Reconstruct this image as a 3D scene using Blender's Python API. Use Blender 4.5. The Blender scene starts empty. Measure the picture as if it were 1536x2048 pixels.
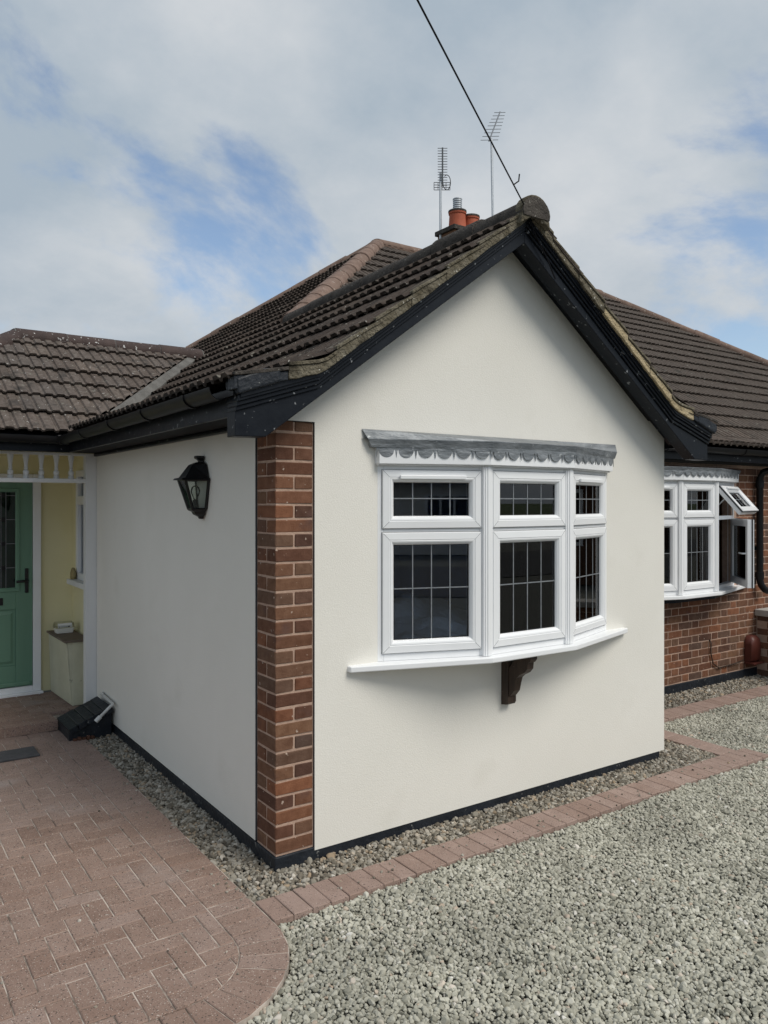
import bpy, bmesh, math, random
import numpy as np
from mathutils import Vector, Matrix, noise
random.seed(7)
R = math.radians
scene = bpy.context.scene
E = 1.895                      # eye height above the gravel

# ------------------------------------------------------------------ camera
cam = bpy.data.cameras.new('camera')
cam.sensor_fit = 'VERTICAL'; cam.sensor_height = 36.0
cam.lens = 1567.0 / 2048.0 * 36.0
cam.shift_y = -19.0 / 2048.0
cam.clip_start = 0.05; cam.clip_end = 3000
camo = bpy.data.objects.new('camera', cam)
camo.location = (-1.815, -3.616, E)
camo.rotation_euler = (R(90), 0, R(-34.54))
scene.collection.objects.link(camo)
scene.camera = camo

# ------------------------------------------------------------------ sky, sun, exposure
SUN_EL, SUN_AZ = R(50), R(158)     # azimuth clockwise from +Y (wing runs along +Y)
world = bpy.data.worlds.new('World'); scene.world = world
world.use_nodes = True
wn, wl = world.node_tree.nodes, world.node_tree.links
wn.clear()
def W(t, **k):
    n = wn.new(t)
    for a, b in k.items():
        if a.startswith('i_'): n.inputs[a[2:].replace('_', ' ')].default_value = b
        else: setattr(n, a, b)
    return n
out = W('ShaderNodeOutputWorld')
sky = W('ShaderNodeTexSky', sky_type='NISHITA', sun_disc=False, sun_elevation=SUN_EL, sun_rotation=SUN_AZ, altitude=60, air_density=1.0, dust_density=1.2, ozone_density=0.0)
bg_sky = W('ShaderNodeBackground', i_Strength=0.078)
wl.new(sky.outputs[0], bg_sky.inputs['Color'])
tc = W('ShaderNodeTexCoord'); sep = W('ShaderNodeSeparateXYZ')
wl.new(tc.outputs['Generated'], sep.inputs[0])
zc = W('ShaderNodeMath', operation='ADD'); zc.inputs[1].default_value = 0.42
absz = W('ShaderNodeMath', operation='ABSOLUTE')
wl.new(sep.outputs['Z'], absz.inputs[0]); wl.new(absz.outputs[0], zc.inputs[0])
dx = W('ShaderNodeMath', operation='DIVIDE'); dy = W('ShaderNodeMath', operation='DIVIDE')
wl.new(sep.outputs['X'], dx.inputs[0]); wl.new(zc.outputs[0], dx.inputs[1])
wl.new(sep.outputs['Y'], dy.inputs[0]); wl.new(zc.outputs[0], dy.inputs[1])
comb = W('ShaderNodeCombineXYZ')
wl.new(dx.outputs[0], comb.inputs[0]); wl.new(dy.outputs[0], comb.inputs[1])
comb.inputs[2].default_value = 5.4
rot = W('ShaderNodeVectorRotate', rotation_type='Z_AXIS'); rot.inputs['Angle'].default_value = R(-10.5)
wl.new(comb.outputs[0], rot.inputs['Vector'])
n1 = W('ShaderNodeTexNoise', i_Scale=1.9, i_Detail=10.0, i_Roughness=0.58, i_Distortion=0.25)
wl.new(rot.outputs[0], n1.inputs['Vector'])
cover = W('ShaderNodeMapRange', interpolation_type='SMOOTHSTEP', i_From_Min=0.35, i_From_Max=0.485)
wl.new(n1.outputs['Fac'], cover.inputs['Value'])
off = W('ShaderNodeVectorMath', operation='ADD'); off.inputs[1].default_value = (5.3, 2.1, 0)
wl.new(comb.outputs[0], off.inputs[0])
n2 = W('ShaderNodeTexNoise', i_Scale=2.1, i_Detail=9.0, i_Roughness=0.56)
wl.new(off.outputs[0], n2.inputs['Vector'])
cr = W('ShaderNodeValToRGB')
cr.color_ramp.elements[0].position = 0.40; cr.color_ramp.elements[0].color = (0.35, 0.415, 0.48, 1)
cr.color_ramp.elements[1].position = 0.68; cr.color_ramp.elements[1].color = (0.56, 0.585, 0.61, 1)
wl.new(n2.outputs['Fac'], cr.inputs['Fac'])
bg_cl = W('ShaderNodeBackground', i_Strength=0.59)
wl.new(cr.outputs['Color'], bg_cl.inputs['Color'])
mixw = W('ShaderNodeMixShader')
wl.new(cover.outputs['Result'], mixw.inputs['Fac'])
wl.new(bg_sky.outputs[0], mixw.inputs[1]); wl.new(bg_cl.outputs[0], mixw.inputs[2])
wl.new(mixw.outputs[0], out.inputs['Surface'])

sl = bpy.data.lights.new('sun', 'SUN'); sl.energy = 1.4; sl.angle = R(30); sl.color = (1.0, 0.95, 0.86)
so = bpy.data.objects.new('sun', sl); scene.collection.objects.link(so)
sd = Vector((math.sin(SUN_AZ) * math.cos(SUN_EL), math.cos(SUN_AZ) * math.cos(SUN_EL), math.sin(SUN_EL)))
so.rotation_euler = (-sd).to_track_quat('-Z', 'Y').to_euler()
so.location = (3, -6, 12)
scene.view_settings.view_transform = 'Standard'
scene.view_settings.look = 'None'
scene.view_settings.gamma = 1.0
scene.view_settings.exposure = 0.95
scene.view_settings.use_curve_mapping = False

# ------------------------------------------------------------------ materials
def nodes_of(m):
    m.use_nodes = True
    return m.node_tree.nodes, m.node_tree.links
MATS = {}
def mk(name, c1, c2=None, spots3=None, scale=6.0, detail=6.0, rough=0.8, bump=0.0, bscale=60.0, bdist=0.01, rnd=0.0, rcols=None,
       spots=None, spots2=None, spec=0.4, stretch=None, metal=0.0, ramp=(0.35, 0.65), rrough=0.0):
    """procedural material: two-tone noise in world space, optional per-object variation, optional speckle layers"""
    m = bpy.data.materials.new(name); MATS[name] = m
    N, L = nodes_of(m)
    b = N['Principled BSDF']
    b.inputs['Roughness'].default_value = rough
    b.inputs['Specular IOR Level'].default_value = spec
    b.inputs['Metallic'].default_value = metal
    g = N.new('ShaderNodeNewGeometry')
    pos = g.outputs['Position']
    if stretch:
        mp = N.new('ShaderNodeMapping'); mp.inputs['Scale'].default_value = stretch
        L.new(pos, mp.inputs['Vector']); pos = mp.outputs['Vector']
    nz = N.new('ShaderNodeTexNoise'); nz.inputs['Scale'].default_value = scale; nz.inputs['Detail'].default_value = detail
    nz.inputs['Roughness'].default_value = 0.6
    L.new(pos, nz.inputs['Vector'])
    mr = N.new('ShaderNodeMapRange'); mr.inputs['From Min'].default_value = ramp[0]; mr.inputs['From Max'].default_value = ramp[1]
    L.new(nz.outputs['Fac'], mr.inputs['Value'])
    mx = N.new('ShaderNodeMix'); mx.data_type = 'RGBA'
    L.new(mr.outputs['Result'], mx.inputs['Factor'])
    c2 = c2 or c1
    if rcols:
        oi = N.new('ShaderNodeObjectInfo')
        rp = N.new('ShaderNodeValToRGB'); rp.color_ramp.interpolation = 'LINEAR'
        while len(rp.color_ramp.elements) < len(rcols): rp.color_ramp.elements.new(0.5)
        for i, c in enumerate(rcols):
            rp.color_ramp.elements[i].position = i / (len(rcols) - 1); rp.color_ramp.elements[i].color = (*c, 1)
        L.new(oi.outputs['Random'], rp.inputs['Fac'])
        L.new(rp.outputs['Color'], mx.inputs['A'])
        ml = N.new('ShaderNodeMix'); ml.data_type = 'RGBA'; ml.blend_type = 'MULTIPLY'; ml.inputs['Factor'].default_value = 1
        L.new(rp.outputs['Color'], ml.inputs['A']); ml.inputs['B'].default_value = (*c2, 1)
        L.new(ml.outputs['Result'], mx.inputs['B'])
    else:
        mx.inputs['A'].default_value = (*c1, 1); mx.inputs['B'].default_value = (*c2, 1)
    col = mx.outputs['Result']
    if rnd:
        oi = N.new('ShaderNodeObjectInfo'); hs = N.new('ShaderNodeHueSaturation')
        m2 = N.new('ShaderNodeMapRange'); m2.inputs['To Min'].default_value = 1 - rnd; m2.inputs['To Max'].default_value = 1 + rnd
        L.new(oi.outputs['Random'], m2.inputs['Value']); L.new(m2.outputs['Result'], hs.inputs['Value'])
        L.new(col, hs.inputs['Color']); col = hs.outputs['Color']
    for sp in (spots, spots2, spots3):
        if not sp: continue
        sc, lo, hi, c = sp[:4]
        n2 = N.new('ShaderNodeTexNoise'); n2.inputs['Scale'].default_value = sc; n2.inputs['Detail'].default_value = sp[4] if len(sp) > 4 else 2.0
        L.new(g.outputs['Position'], n2.inputs['Vector'])
        r2 = N.new('ShaderNodeMapRange'); r2.inputs['From Min'].default_value = lo; r2.inputs['From Max'].default_value = hi
        L.new(n2.outputs['Fac'], r2.inputs['Value'])
        x2 = N.new('ShaderNodeMix'); x2.data_type = 'RGBA'; L.new(r2.outputs['Result'], x2.inputs['Factor'])
        L.new(col, x2.inputs['A']); x2.inputs['B'].default_value = (*c, 1); col = x2.outputs['Result']
    L.new(col, b.inputs['Base Color'])
    if rrough:
        m3 = N.new('ShaderNodeMapRange'); m3.inputs['To Min'].default_value = rough - rrough; m3.inputs['To Max'].default_value = rough + rrough
        L.new(nz.outputs['Fac'], m3.inputs['Value']); L.new(m3.outputs['Result'], b.inputs['Roughness'])
    if bump:
        n3 = N.new('ShaderNodeTexNoise'); n3.inputs['Scale'].default_value = bscale; n3.inputs['Detail'].default_value = 5
        L.new(pos, n3.inputs['Vector'])
        bp = N.new('ShaderNodeBump'); bp.inputs['Strength'].default_value = bump; bp.inputs['Distance'].default_value = bdist
        L.new(n3.outputs['Fac'], bp.inputs['Height']); L.new(bp.outputs['Normal'], b.inputs['Normal'])
    return m

mk('render_white', (0.72, 0.70, 0.642), (0.752, 0.732, 0.676), scale=1.1, detail=10, rough=0.85, bump=0.38, bscale=170, bdist=0.004, spec=0.25, spots=(2.3, 0.60, 0.78, (0.70, 0.68, 0.62), 10))
mk('render_grey', (0.66, 0.655, 0.65), (0.70, 0.695, 0.69), scale=1.1, detail=8, rough=0.85, bump=0.35, bscale=170, bdist=0.004, spec=0.25)
mk('brick', (0.2, 0.1, 0.07), (0.72, 0.66, 0.62), scale=22, rough=0.85, bump=0.6, bscale=140, bdist=0.004, spec=0.25,
   rcols=[(0.085, 0.045, 0.033), (0.185, 0.078, 0.042), (0.150, 0.088, 0.058), (0.23, 0.098, 0.052), (0.10, 0.064, 0.050), (0.20, 0.108, 0.064), (0.135, 0.060, 0.036)],
   spots=(36, 0.69, 0.72, (0.40, 0.31, 0.25)), spots2=(7, 0.58, 0.8, (0.10, 0.055, 0.045), 6))
mk('mortar', (0.47, 0.33, 0.255), (0.38, 0.26, 0.20), scale=30, rough=0.95, bump=0.8, bscale=180, bdist=0.004, spec=0.15)
mk('black_paint', (0.0028, 0.0045, 0.0085), (0.005, 0.0075, 0.012), scale=14, rough=0.40, bump=0.25, bscale=35, bdist=0.004, spec=0.26, rrough=0.1,
   spots=(30, 0.655, 0.70, (0.24, 0.25, 0.26), 10))
mk('black_plinth', (0.007, 0.010, 0.015), (0.014, 0.018, 0.025), scale=9, rough=0.5, bump=0.7, bscale=40, bdist=0.008,
   spots=(34, 0.66, 0.72, (0.20, 0.20, 0.19), 8))
mk('black_plastic', (0.005, 0.005, 0.006), (0.008, 0.008, 0.009), scale=8, rough=0.42, spec=0.28)
mk('lantern_black', (0.004, 0.004, 0.005), (0.006, 0.006, 0.007), scale=8, rough=0.4, spec=0.45)
mk('tile', (0.05, 0.04, 0.035), (0.58, 0.55, 0.54), scale=26, rough=0.92, bump=0.9, bscale=120, bdist=0.006, spec=0.2,
   rcols=[(0.060, 0.048, 0.041), (0.078, 0.062, 0.052), (0.068, 0.057, 0.050), (0.088, 0.070, 0.058)],
   spots=(58, 0.70, 0.725, (0.32, 0.31, 0.28)), spots2=(5, 0.56, 0.72, (0.030, 0.027, 0.024), 8), spots3=(19, 0.635, 0.70, (0.17, 0.16, 0.135), 8))
mk('tile_porch', (0.05, 0.04, 0.035), (0.6, 0.58, 0.56), scale=26, rough=0.92, bump=0.9, bscale=120, bdist=0.006, spec=0.2,
   rcols=[(0.115, 0.093, 0.080), (0.145, 0.120, 0.105), (0.125, 0.107, 0.096), (0.160, 0.130, 0.110)],
   spots=(34, 0.68, 0.70, (0.42, 0.41, 0.39), 4), spots2=(6, 0.55, 0.72, (0.045, 0.04, 0.036), 8), spots3=(19, 0.635, 0.70, (0.17, 0.16, 0.135), 8))
mk('tile_main', (0.05, 0.04, 0.035), (0.7, 0.68, 0.66), scale=26, rough=0.92, bump=0.8, bscale=120, bdist=0.006, spec=0.2,
   rcols=[(0.088, 0.070, 0.058), (0.105, 0.084, 0.070), (0.096, 0.078, 0.066), (0.115, 0.090, 0.074)],
   spots=(58, 0.72, 0.745, (0.30, 0.29, 0.26)), spots2=(5, 0.58, 0.75, (0.045, 0.04, 0.034), 8), spots3=(19, 0.635, 0.70, (0.17, 0.16, 0.135), 8))
mk('ridge_dark', (0.045, 0.040, 0.036), (0.085, 0.075, 0.066), scale=14, rough=0.95, bump=1.0, bscale=70, bdist=0.012, spec=0.15,
   spots=(48, 0.68, 0.72, (0.26, 0.25, 0.22)))
mk('ridge_red', (0.045, 0.030, 0.027), (0.066, 0.044, 0.039), scale=14, rough=0.8, bump=0.6, bscale=70, bdist=0.008, rnd=0.18,
   spots=(38, 0.665, 0.685, (0.58, 0.58, 0.56), 3))
mk('hip_brown', (0.135, 0.088, 0.067), (0.19, 0.130, 0.102), scale=10, rough=0.9, bump=0.7, bscale=70, bdist=0.008, rnd=0.15,
   spots=(40, 0.70, 0.73, (0.5, 0.47, 0.42)), spots2=(9, 0.60, 0.75, (0.09, 0.06, 0.05), 8))
mk('verge_mortar', (0.105, 0.090, 0.062), (0.185, 0.165, 0.125), scale=16, detail=9, rough=0.97, bump=1.0, bscale=55, bdist=0.02, spec=0.1,
   spots=(44, 0.68, 0.71, (0.52, 0.50, 0.44)), spots2=(7, 0.56, 0.72, (0.055, 0.048, 0.036), 8))
mk('verge_new', (0.36, 0.29, 0.175), (0.46, 0.38, 0.25), scale=18, detail=9, rough=0.97, bump=1.0, bscale=60, bdist=0.015, spec=0.1,
   spots=(12, 0.62, 0.72, (0.16, 0.13, 0.09), 8))
mk('valley_mortar', (0.10, 0.096, 0.09), (0.155, 0.15, 0.14), scale=10, rough=0.95, bump=0.7, bscale=60, bdist=0.01)
mk('upvc', (0.80, 0.81, 0.82), (0.83, 0.84, 0.85), scale=3, rough=0.28, spec=0.5)
mk('white_paint', (0.74, 0.745, 0.74), (0.68, 0.685, 0.68), scale=5, rough=0.5, bump=0.2, bscale=30, bdist=0.004, stretch=(1, 1, 0.25),
   spots=(30, 0.72, 0.74, (0.25, 0.24, 0.22), 5))
mk('lead', (0.13, 0.145, 0.158), (0.25, 0.268, 0.285), scale=7, detail=9, rough=0.5, bump=0.6, bscale=16, bdist=0.012, metal=0.25, spec=0.5,
   spots=(30, 0.66, 0.72, (0.42, 0.44, 0.45), 6), stretch=(1, 1, 3))
mk('lead_strip', (0.27, 0.285, 0.30), (0.20, 0.215, 0.23), scale=30, rough=0.45, metal=0.3)
mk('dark_wood', (0.024, 0.014, 0.010), (0.050, 0.031, 0.022), scale=9, rough=0.5, bump=0.4, bscale=30, bdist=0.004, stretch=(4, 4, 0.6),
   spots=(30, 0.70, 0.74, (0.2, 0.17, 0.14), 6))
mk('yellow_render', (0.74, 0.69, 0.43), (0.78, 0.73, 0.48), scale=2.0, rough=0.85, bump=0.3, bscale=120, bdist=0.004)
mk('green_door', (0.135, 0.255, 0.180), (0.145, 0.27, 0.19), scale=3, rough=0.42, bump=0.12, bscale=18, bdist=0.003, stretch=(6, 6, 0.5))
mk('cream_paint', (0.50, 0.49, 0.37), (0.56, 0.55, 0.42), scale=6, rough=0.7, bump=0.3, bscale=40, bdist=0.004,
   spots=(11, 0.70, 0.73, (0.14, 0.13, 0.10), 9))
mk('brown_board', (0.135, 0.105, 0.082), (0.17, 0.135, 0.108), scale=6, rough=0.85, bump=0.4, bscale=90, bdist=0.003)
mk('tub_plastic', (0.72, 0.71, 0.67), (0.76, 0.75, 0.71), scale=5, rough=0.35)
mk('tub_label', (0.8, 0.8, 0.8), (0.78, 0.78, 0.78), scale=5, rough=0.5)
mk('label_ink', (0.05, 0.05, 0.05), (0.07, 0.07, 0.07), scale=60, rough=0.6)
mk('ornament', (0.36, 0.29, 0.13), (0.24, 0.19, 0.09), scale=40, rough=0.7, bump=0.6, bscale=90, bdist=0.004)
mk('white_pipe', (0.62, 0.62, 0.60), (0.52, 0.52, 0.50), scale=18, rough=0.4)
mk('paver', (0.3, 0.2, 0.16), (0.86, 0.84, 0.83), scale=7, rough=0.92, bump=0.6, bscale=260, bdist=0.003, spec=0.2,
   rcols=[(0.240, 0.162, 0.128), (0.295, 0.210, 0.172), (0.262, 0.182, 0.146), (0.310, 0.228, 0.192)],
   spots=(130, 0.625, 0.66, (0.06, 0.05, 0.046)), spots2=(160, 0.655, 0.68, (0.52, 0.47, 0.42)), spots3=(1.7, 0.60, 0.85, (0.40, 0.36, 0.34), 7))
mk('edging', (0.3, 0.2, 0.16), (0.84, 0.83, 0.82), scale=9, rough=0.92, bump=0.6, bscale=260, bdist=0.003, spec=0.2,
   rcols=[(0.30, 0.212, 0.175), (0.35, 0.258, 0.220), (0.32, 0.232, 0.196)],
   spots=(150, 0.64, 0.67, (0.07, 0.055, 0.05)), spots2=(210, 0.69, 0.715, (0.62, 0.56, 0.5)))
mk('joint_sand', (0.11, 0.086, 0.068), (0.53, 0.46, 0.40), scale=4.5, detail=8, rough=1.0, ramp=(0.38, 0.56))
mk('gravel_bed', (0.10, 0.10, 0.085), (0.20, 0.20, 0.175), scale=45, detail=6, rough=1.0, bump=1.0, bscale=60, bdist=0.02)
mk('slate', (0.055, 0.055, 0.06), (0.08, 0.08, 0.085), scale=20, rough=0.8, bump=0.5, bscale=120, bdist=0.003)
mk('terracotta', (0.33, 0.075, 0.035), (0.40, 0.10, 0.05), scale=6, rough=0.75, bump=0.3, bscale=40, bdist=0.004)
mk('galvanised', (0.45, 0.47, 0.49), (0.56, 0.58, 0.60), scale=30, rough=0.4, metal=0.6)
mk('aerial_grey', (0.16, 0.17, 0.18), (0.20, 0.21, 0.22), scale=20, rough=0.5, metal=0.4)
mk('cable_black', (0.008, 0.008, 0.010), rough=0.7, spec=0.15)
mk('coping', (0.34, 0.32, 0.29), (0.42, 0.40, 0.37), scale=8, rough=0.95, bump=0.6, bscale=60, bdist=0.006)
mk('meter_brown', (0.085, 0.022, 0.015), (0.10, 0.028, 0.02), scale=8, rough=0.45)
mk('room_navy', (0.36, 0.46, 0.66), (0.40, 0.50, 0.70), scale=3, rough=0.9)
mk('room_brown', (0.17, 0.085, 0.045), (0.20, 0.10, 0.055), scale=3, rough=0.9)
mk('duvet', (0.80, 0.82, 0.84), (0.74, 0.76, 0.79), scale=8, rough=0.95, bump=0.8, bscale=14, bdist=0.03)
mk('curtain', (0.17, 0.18, 0.19), (0.24, 0.25, 0.26), scale=5, rough=0.95, stretch=(8, 8, 0.3))
mk('grass', (0.06, 0.09, 0.03), (0.09, 0.12, 0.045), scale=3, rough=1)
mk('tarmac', (0.05, 0.05, 0.052), (0.07, 0.07, 0.07), scale=30, rough=0.95)

def glass_mat(name, tint, ior=1.52):
    m = bpy.data.materials.new(name); MATS[name] = m
    N, L = nodes_of(m); N.clear()
    o = N.new('ShaderNodeOutputMaterial'); t = N.new('ShaderNodeBsdfTransparent'); t.inputs[0].default_value = (*tint, 1)
    g = N.new('ShaderNodeBsdfGlossy'); g.inputs['Roughness'].default_value = 0.0
    f = N.new('ShaderNodeFresnel'); f.inputs['IOR'].default_value = ior
    x = N.new('ShaderNodeMixShader'); L.new(f.outputs[0], x.inputs['Fac']); L.new(t.outputs[0], x.inputs[1]); L.new(g.outputs[0], x.inputs[2])
    L.new(x.outputs[0], o.inputs['Surface'])
glass_mat('glass', (0.86, 0.91, 0.97), 1.75)
glass_mat('clear_glass', (0.93, 0.95, 0.93), 1.45)
glass_mat('door_glass', (0.25, 0.42, 0.36), 1.5)
glass_mat('lid_plastic', (0.88, 0.89, 0.88), 1.35)

# stones get a tone of their own from the instance random
def stone_mat(name, cols):
    m = bpy.data.materials.new(name); MATS[name] = m
    N, L = nodes_of(m); b = N['Principled BSDF']; b.inputs['Roughness'].default_value = 0.9; b.inputs['Specular IOR Level'].default_value = 0.25
    oi = N.new('ShaderNodeObjectInfo'); rp = N.new('ShaderNodeValToRGB')
    while len(rp.color_ramp.elements) < len(cols): rp.color_ramp.elements.new(0.5)
    for i, (p, c) in enumerate(cols):
        rp.color_ramp.elements[i].position = p; rp.color_ramp.elements[i].color = (*c, 1)
    L.new(oi.outputs['Random'], rp.inputs['Fac'])
    g = N.new('ShaderNodeNewGeometry')
    big = N.new('ShaderNodeTexNoise'); big.inputs['Scale'].default_value = 1.6; big.inputs['Detail'].default_value = 5
    L.new(g.outputs['Position'], big.inputs['Vector'])
    mr = N.new('ShaderNodeMapRange'); mr.inputs['From Min'].default_value = 0.38; mr.inputs['From Max'].default_value = 0.62
    mr.inputs['To Min'].default_value = 0.84; mr.inputs['To Max'].default_value = 1.12
    L.new(big.outputs['Fac'], mr.inputs['Value'])
    hs = N.new('ShaderNodeHueSaturation'); L.new(rp.outputs['Color'], hs.inputs['Color']); L.new(mr.outputs['Result'], hs.inputs['Value'])
    L.new(hs.outputs['Color'], b.inputs['Base Color'])
stone_mat('drive_stone', [(0, (0.18, 0.175, 0.138)), (0.10, (0.30, 0.290, 0.236)), (0.5, (0.385, 0.374, 0.310)), (0.85, (0.45, 0.436, 0.367)), (0.96, (0.50, 0.485, 0.42)), (0.98, (0.42, 0.33, 0.25)), (1.0, (0.66, 0.65, 0.60))])
stone_mat('border_stone', [(0, (0.075, 0.064, 0.050)), (0.25, (0.17, 0.150, 0.118)), (0.55, (0.27, 0.248, 0.206)), (0.8, (0.34, 0.316, 0.272)), (0.93, (0.30, 0.225, 0.15)), (1.0, (0.52, 0.50, 0.45))])

# ------------------------------------------------------------------ mesh helpers
COL = scene.collection
def origin_of(o):
    v = Vector((0, 0, 0))
    while o is not None:
        v += o.location; o = o.parent
    return v
def link(name, data, parent=None):
    o = bpy.data.objects.new(name, data); COL.objects.link(o); o.parent = parent
    return o
def tag(o, label=None, cat=None, group=None, kind=None):
    if label: o['label'] = label
    if cat: o['category'] = cat
    if group: o['group'] = group
    if kind: o['kind'] = kind
    return o
def thing(name, loc, label, cat, group=None):
    o = link(name, None); o.location = loc; o.empty_display_size = 0.1
    return tag(o, label, cat, group)

class MB:
    def __init__(s): s.v = []; s.f = []; s.T = None
    def add(s, vs, fs):
        n = len(s.v)
        if s.T: vs = [s.T(*p) for p in vs]
        s.v += [tuple(p) for p in vs]; s.f += [tuple(i + n for i in f) for f in fs]
        return s
    def box(s, x0, x1, y0, y1, z0, z1):
        return s.add([(x0, y0, z0), (x1, y0, z0), (x1, y1, z0), (x0, y1, z0), (x0, y0, z1), (x1, y0, z1), (x1, y1, z1), (x0, y1, z1)],
              [(0, 3, 2, 1), (4, 5, 6, 7), (0, 1, 5, 4), (1, 2, 6, 5), (2, 3, 7, 6), (3, 0, 4, 7)])
    def prism(s, poly, axis, a, b):
        """poly in the two other axes (xy for z, xz for y, yz for x), extruded from a to b"""
        def P(p, t):
            return {'z': (p[0], p[1], t), 'y': (p[0], t, p[1]), 'x': (t, p[0], p[1])}[axis]
        n = len(poly)
        vs = [P(p, a) for p in poly] + [P(p, b) for p in poly]
        fs = [tuple(range(n))[::-1], tuple(range(n, 2 * n))] + [(i, (i + 1) % n, n + (i + 1) % n, n + i) for i in range(n)]
        return s.add(vs, fs)
    def loft(s, rings, closed=True, caps=True):
        n = len(rings[0]); vs = [p for r in rings for p in r]; fs = []
        for k in range(len(rings) - 1):
            for i in range(n if closed else n - 1):
                j = (i + 1) % n
                fs.append((k * n + i, k * n + j, (k + 1) * n + j, (k + 1) * n + i))
        if caps and closed:
            fs.append(tuple(range(n))[::-1]); fs.append(tuple(range((len(rings) - 1) * n, len(rings) * n)))
        return s.add(vs, fs)
    def tube(s, pts, r, n=8, caps=True):
        pts = [Vector(p) for p in pts]; rings = []
        rr = r if isinstance(r, (list, tuple)) else [r] * len(pts)
        up = None
        for i, p in enumerate(pts):
            d = (pts[min(i + 1, len(pts) - 1)] - pts[max(i - 1, 0)]).normalized()
            if up is None:
                up = Vector((0, 0, 1)) if abs(d.z) < 0.9 else Vector((1, 0, 0))
            a = d.cross(up).normalized(); b = a.cross(d).normalized(); up = b
            rings.append([tuple(p + a * (math.cos(t) * rr[i]) + b * (math.sin(t) * rr[i])) for t in [2 * math.pi * k / n for k in range(n)]])
        return s.loft(rings, True, caps)
    def lathe(s, prof, c=(0, 0, 0), n=16):
        rings = [[(c[0] + r * math.cos(2 * math.pi * k / n), c[1] + r * math.sin(2 * math.pi * k / n), c[2] + z) for k in range(n)] for r, z in prof]
        return s.loft(rings, True, True)
    def build(s, name, mat, parent=None, smooth=False, bevel=0.0, seg=2, autos=None):
        me = bpy.data.meshes.new(name)
        if parent is not None: o0 = origin_of(parent)
        else:
            a = np.array(s.v); o0 = Vector(((a[:, 0].min() + a[:, 0].max()) / 2, (a[:, 1].min() + a[:, 1].max()) / 2, a[:, 2].min()))
        me.from_pydata([(p[0] - o0.x, p[1] - o0.y, p[2] - o0.z) for p in s.v], [], s.f)
        bm = bmesh.new(); bm.from_mesh(me)
        bmesh.ops.recalc_face_normals(bm, faces=bm.faces); bm.to_mesh(me); bm.free()
        me.materials.append(MATS[mat])
        if smooth: me.polygons.foreach_set('use_smooth', [True] * len(me.polygons))
        if smooth and autos: me.set_sharp_from_angle(angle=R(autos))
        o = link(name, me, parent)
        if parent is None: o.location = o0
        if bevel:
            bv = o.modifiers.new('bevel', 'BEVEL'); bv.width = bevel; bv.segments = seg; bv.limit_method = 'ANGLE'; bv.angle_limit = R(40)
        return o

def rounded_box_mesh(name, sx, sy, sz, mat, bev=0.004, seg=1, wob=0.0, seed=0):
    bm = bmesh.new(); bmesh.ops.create_cube(bm, size=1.0)
    bmesh.ops.scale(bm, vec=(sx, sy, sz), verts=bm.verts)
    bmesh.ops.bevel(bm, geom=list(bm.edges), offset=bev, segments=seg, affect='EDGES')
    if wob:
        rg = random.Random(seed)
        for v in bm.verts: v.co += Vector((rg.uniform(-wob, wob), rg.uniform(-wob, wob), rg.uniform(-wob, wob)))
    me = bpy.data.meshes.new(name); bm.to_mesh(me); bm.free(); me.materials.append(MATS[mat])
    return me

# ------------------------------------------------------------------ ground
g = MB().add([(-60, -60, -0.03), (60, -60, -0.03), (60, 60, -0.03), (-60, 60, -0.03)], [(0, 1, 2, 3)]).build('ground', 'gravel_bed')
tag(g, kind='structure')
far = MB().add([(-900, -900, -0.08), (900, -900, -0.08), (900, 900, -0.08), (-900, 900, -0.08)], [(0, 1, 2, 3)]).build('terrain', 'grass')
tag(far, kind='structure')
rd = MB().add([(-60, -19, -0.012), (60, -19, -0.012), (60, -11.5, -0.012), (-60, -11.5, -0.012)], [(0, 1, 2, 3)]).build('road', 'tarmac')
tag(rd, kind='structure')

# ---- block paving: herringbone clipped to the path's outline
def clip_poly(poly, a, b):
    """keep the part left of the directed line a->b"""
    res = []; n = len(poly)
    def side(p): return (b[0] - a[0]) * (p[1] - a[1]) - (b[1] - a[1]) * (p[0] - a[0])
    for i in range(n):
        p, q = poly[i], poly[(i + 1) % n]; sp, sq = side(p), side(q)
        if sp >= 0: res.append(p)
        if sp * sq < 0:
            t = sp / (sp - sq); res.append((p[0] + (q[0] - p[0]) * t, p[1] + (q[1] - p[1]) * t))
    return res
def area(p):
    return 0.5 * abs(sum(p[i][0] * p[(i + 1) % len(p)][1] - p[(i + 1) % len(p)][0] * p[i][1] for i in range(len(p))))
def shrink(poly, d):
    """inset a convex counter-clockwise polygon"""
    res = poly
    n = len(poly)
    for i in range(n):
        a, b = poly[i], poly[(i + 1) % n]
        l = math.hypot(b[0] - a[0], b[1] - a[1])
        if l < 1e-6: continue
        nx, ny = -(b[1] - a[1]) / l * d, (b[0] - a[0]) / l * d
        res = clip_poly(res, (a[0] + nx, a[1] + ny), (b[0] + nx, b[1] + ny))
        if len(res) < 3: return []
    return res
CX, CY = -0.77, -0.45          # centre of the rounded corner
XL = -2.6
def arc(r, a0, a1, n): return [(CX + r * math.cos(R(a0 + (a1 - a0) * k / n)), CY + r * math.sin(R(a0 + (a1 - a0) * k / n))) for k in range(n + 1)]
field = [(-0.432, 3.26), (XL, 3.26), (XL, CY - 0.338)] + arc(0.338, -90, 0, 8)
bed = [(-0.228, 3.26), (XL, 3.26), (XL, CY - 0.545)] + arc(0.545, -90, 0, 12)
path = MB().prism(bed, 'z', -0.028, 0.0075).build('path', 'joint_sand'); tag(path, kind='structure')
PZ = 0.012
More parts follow.
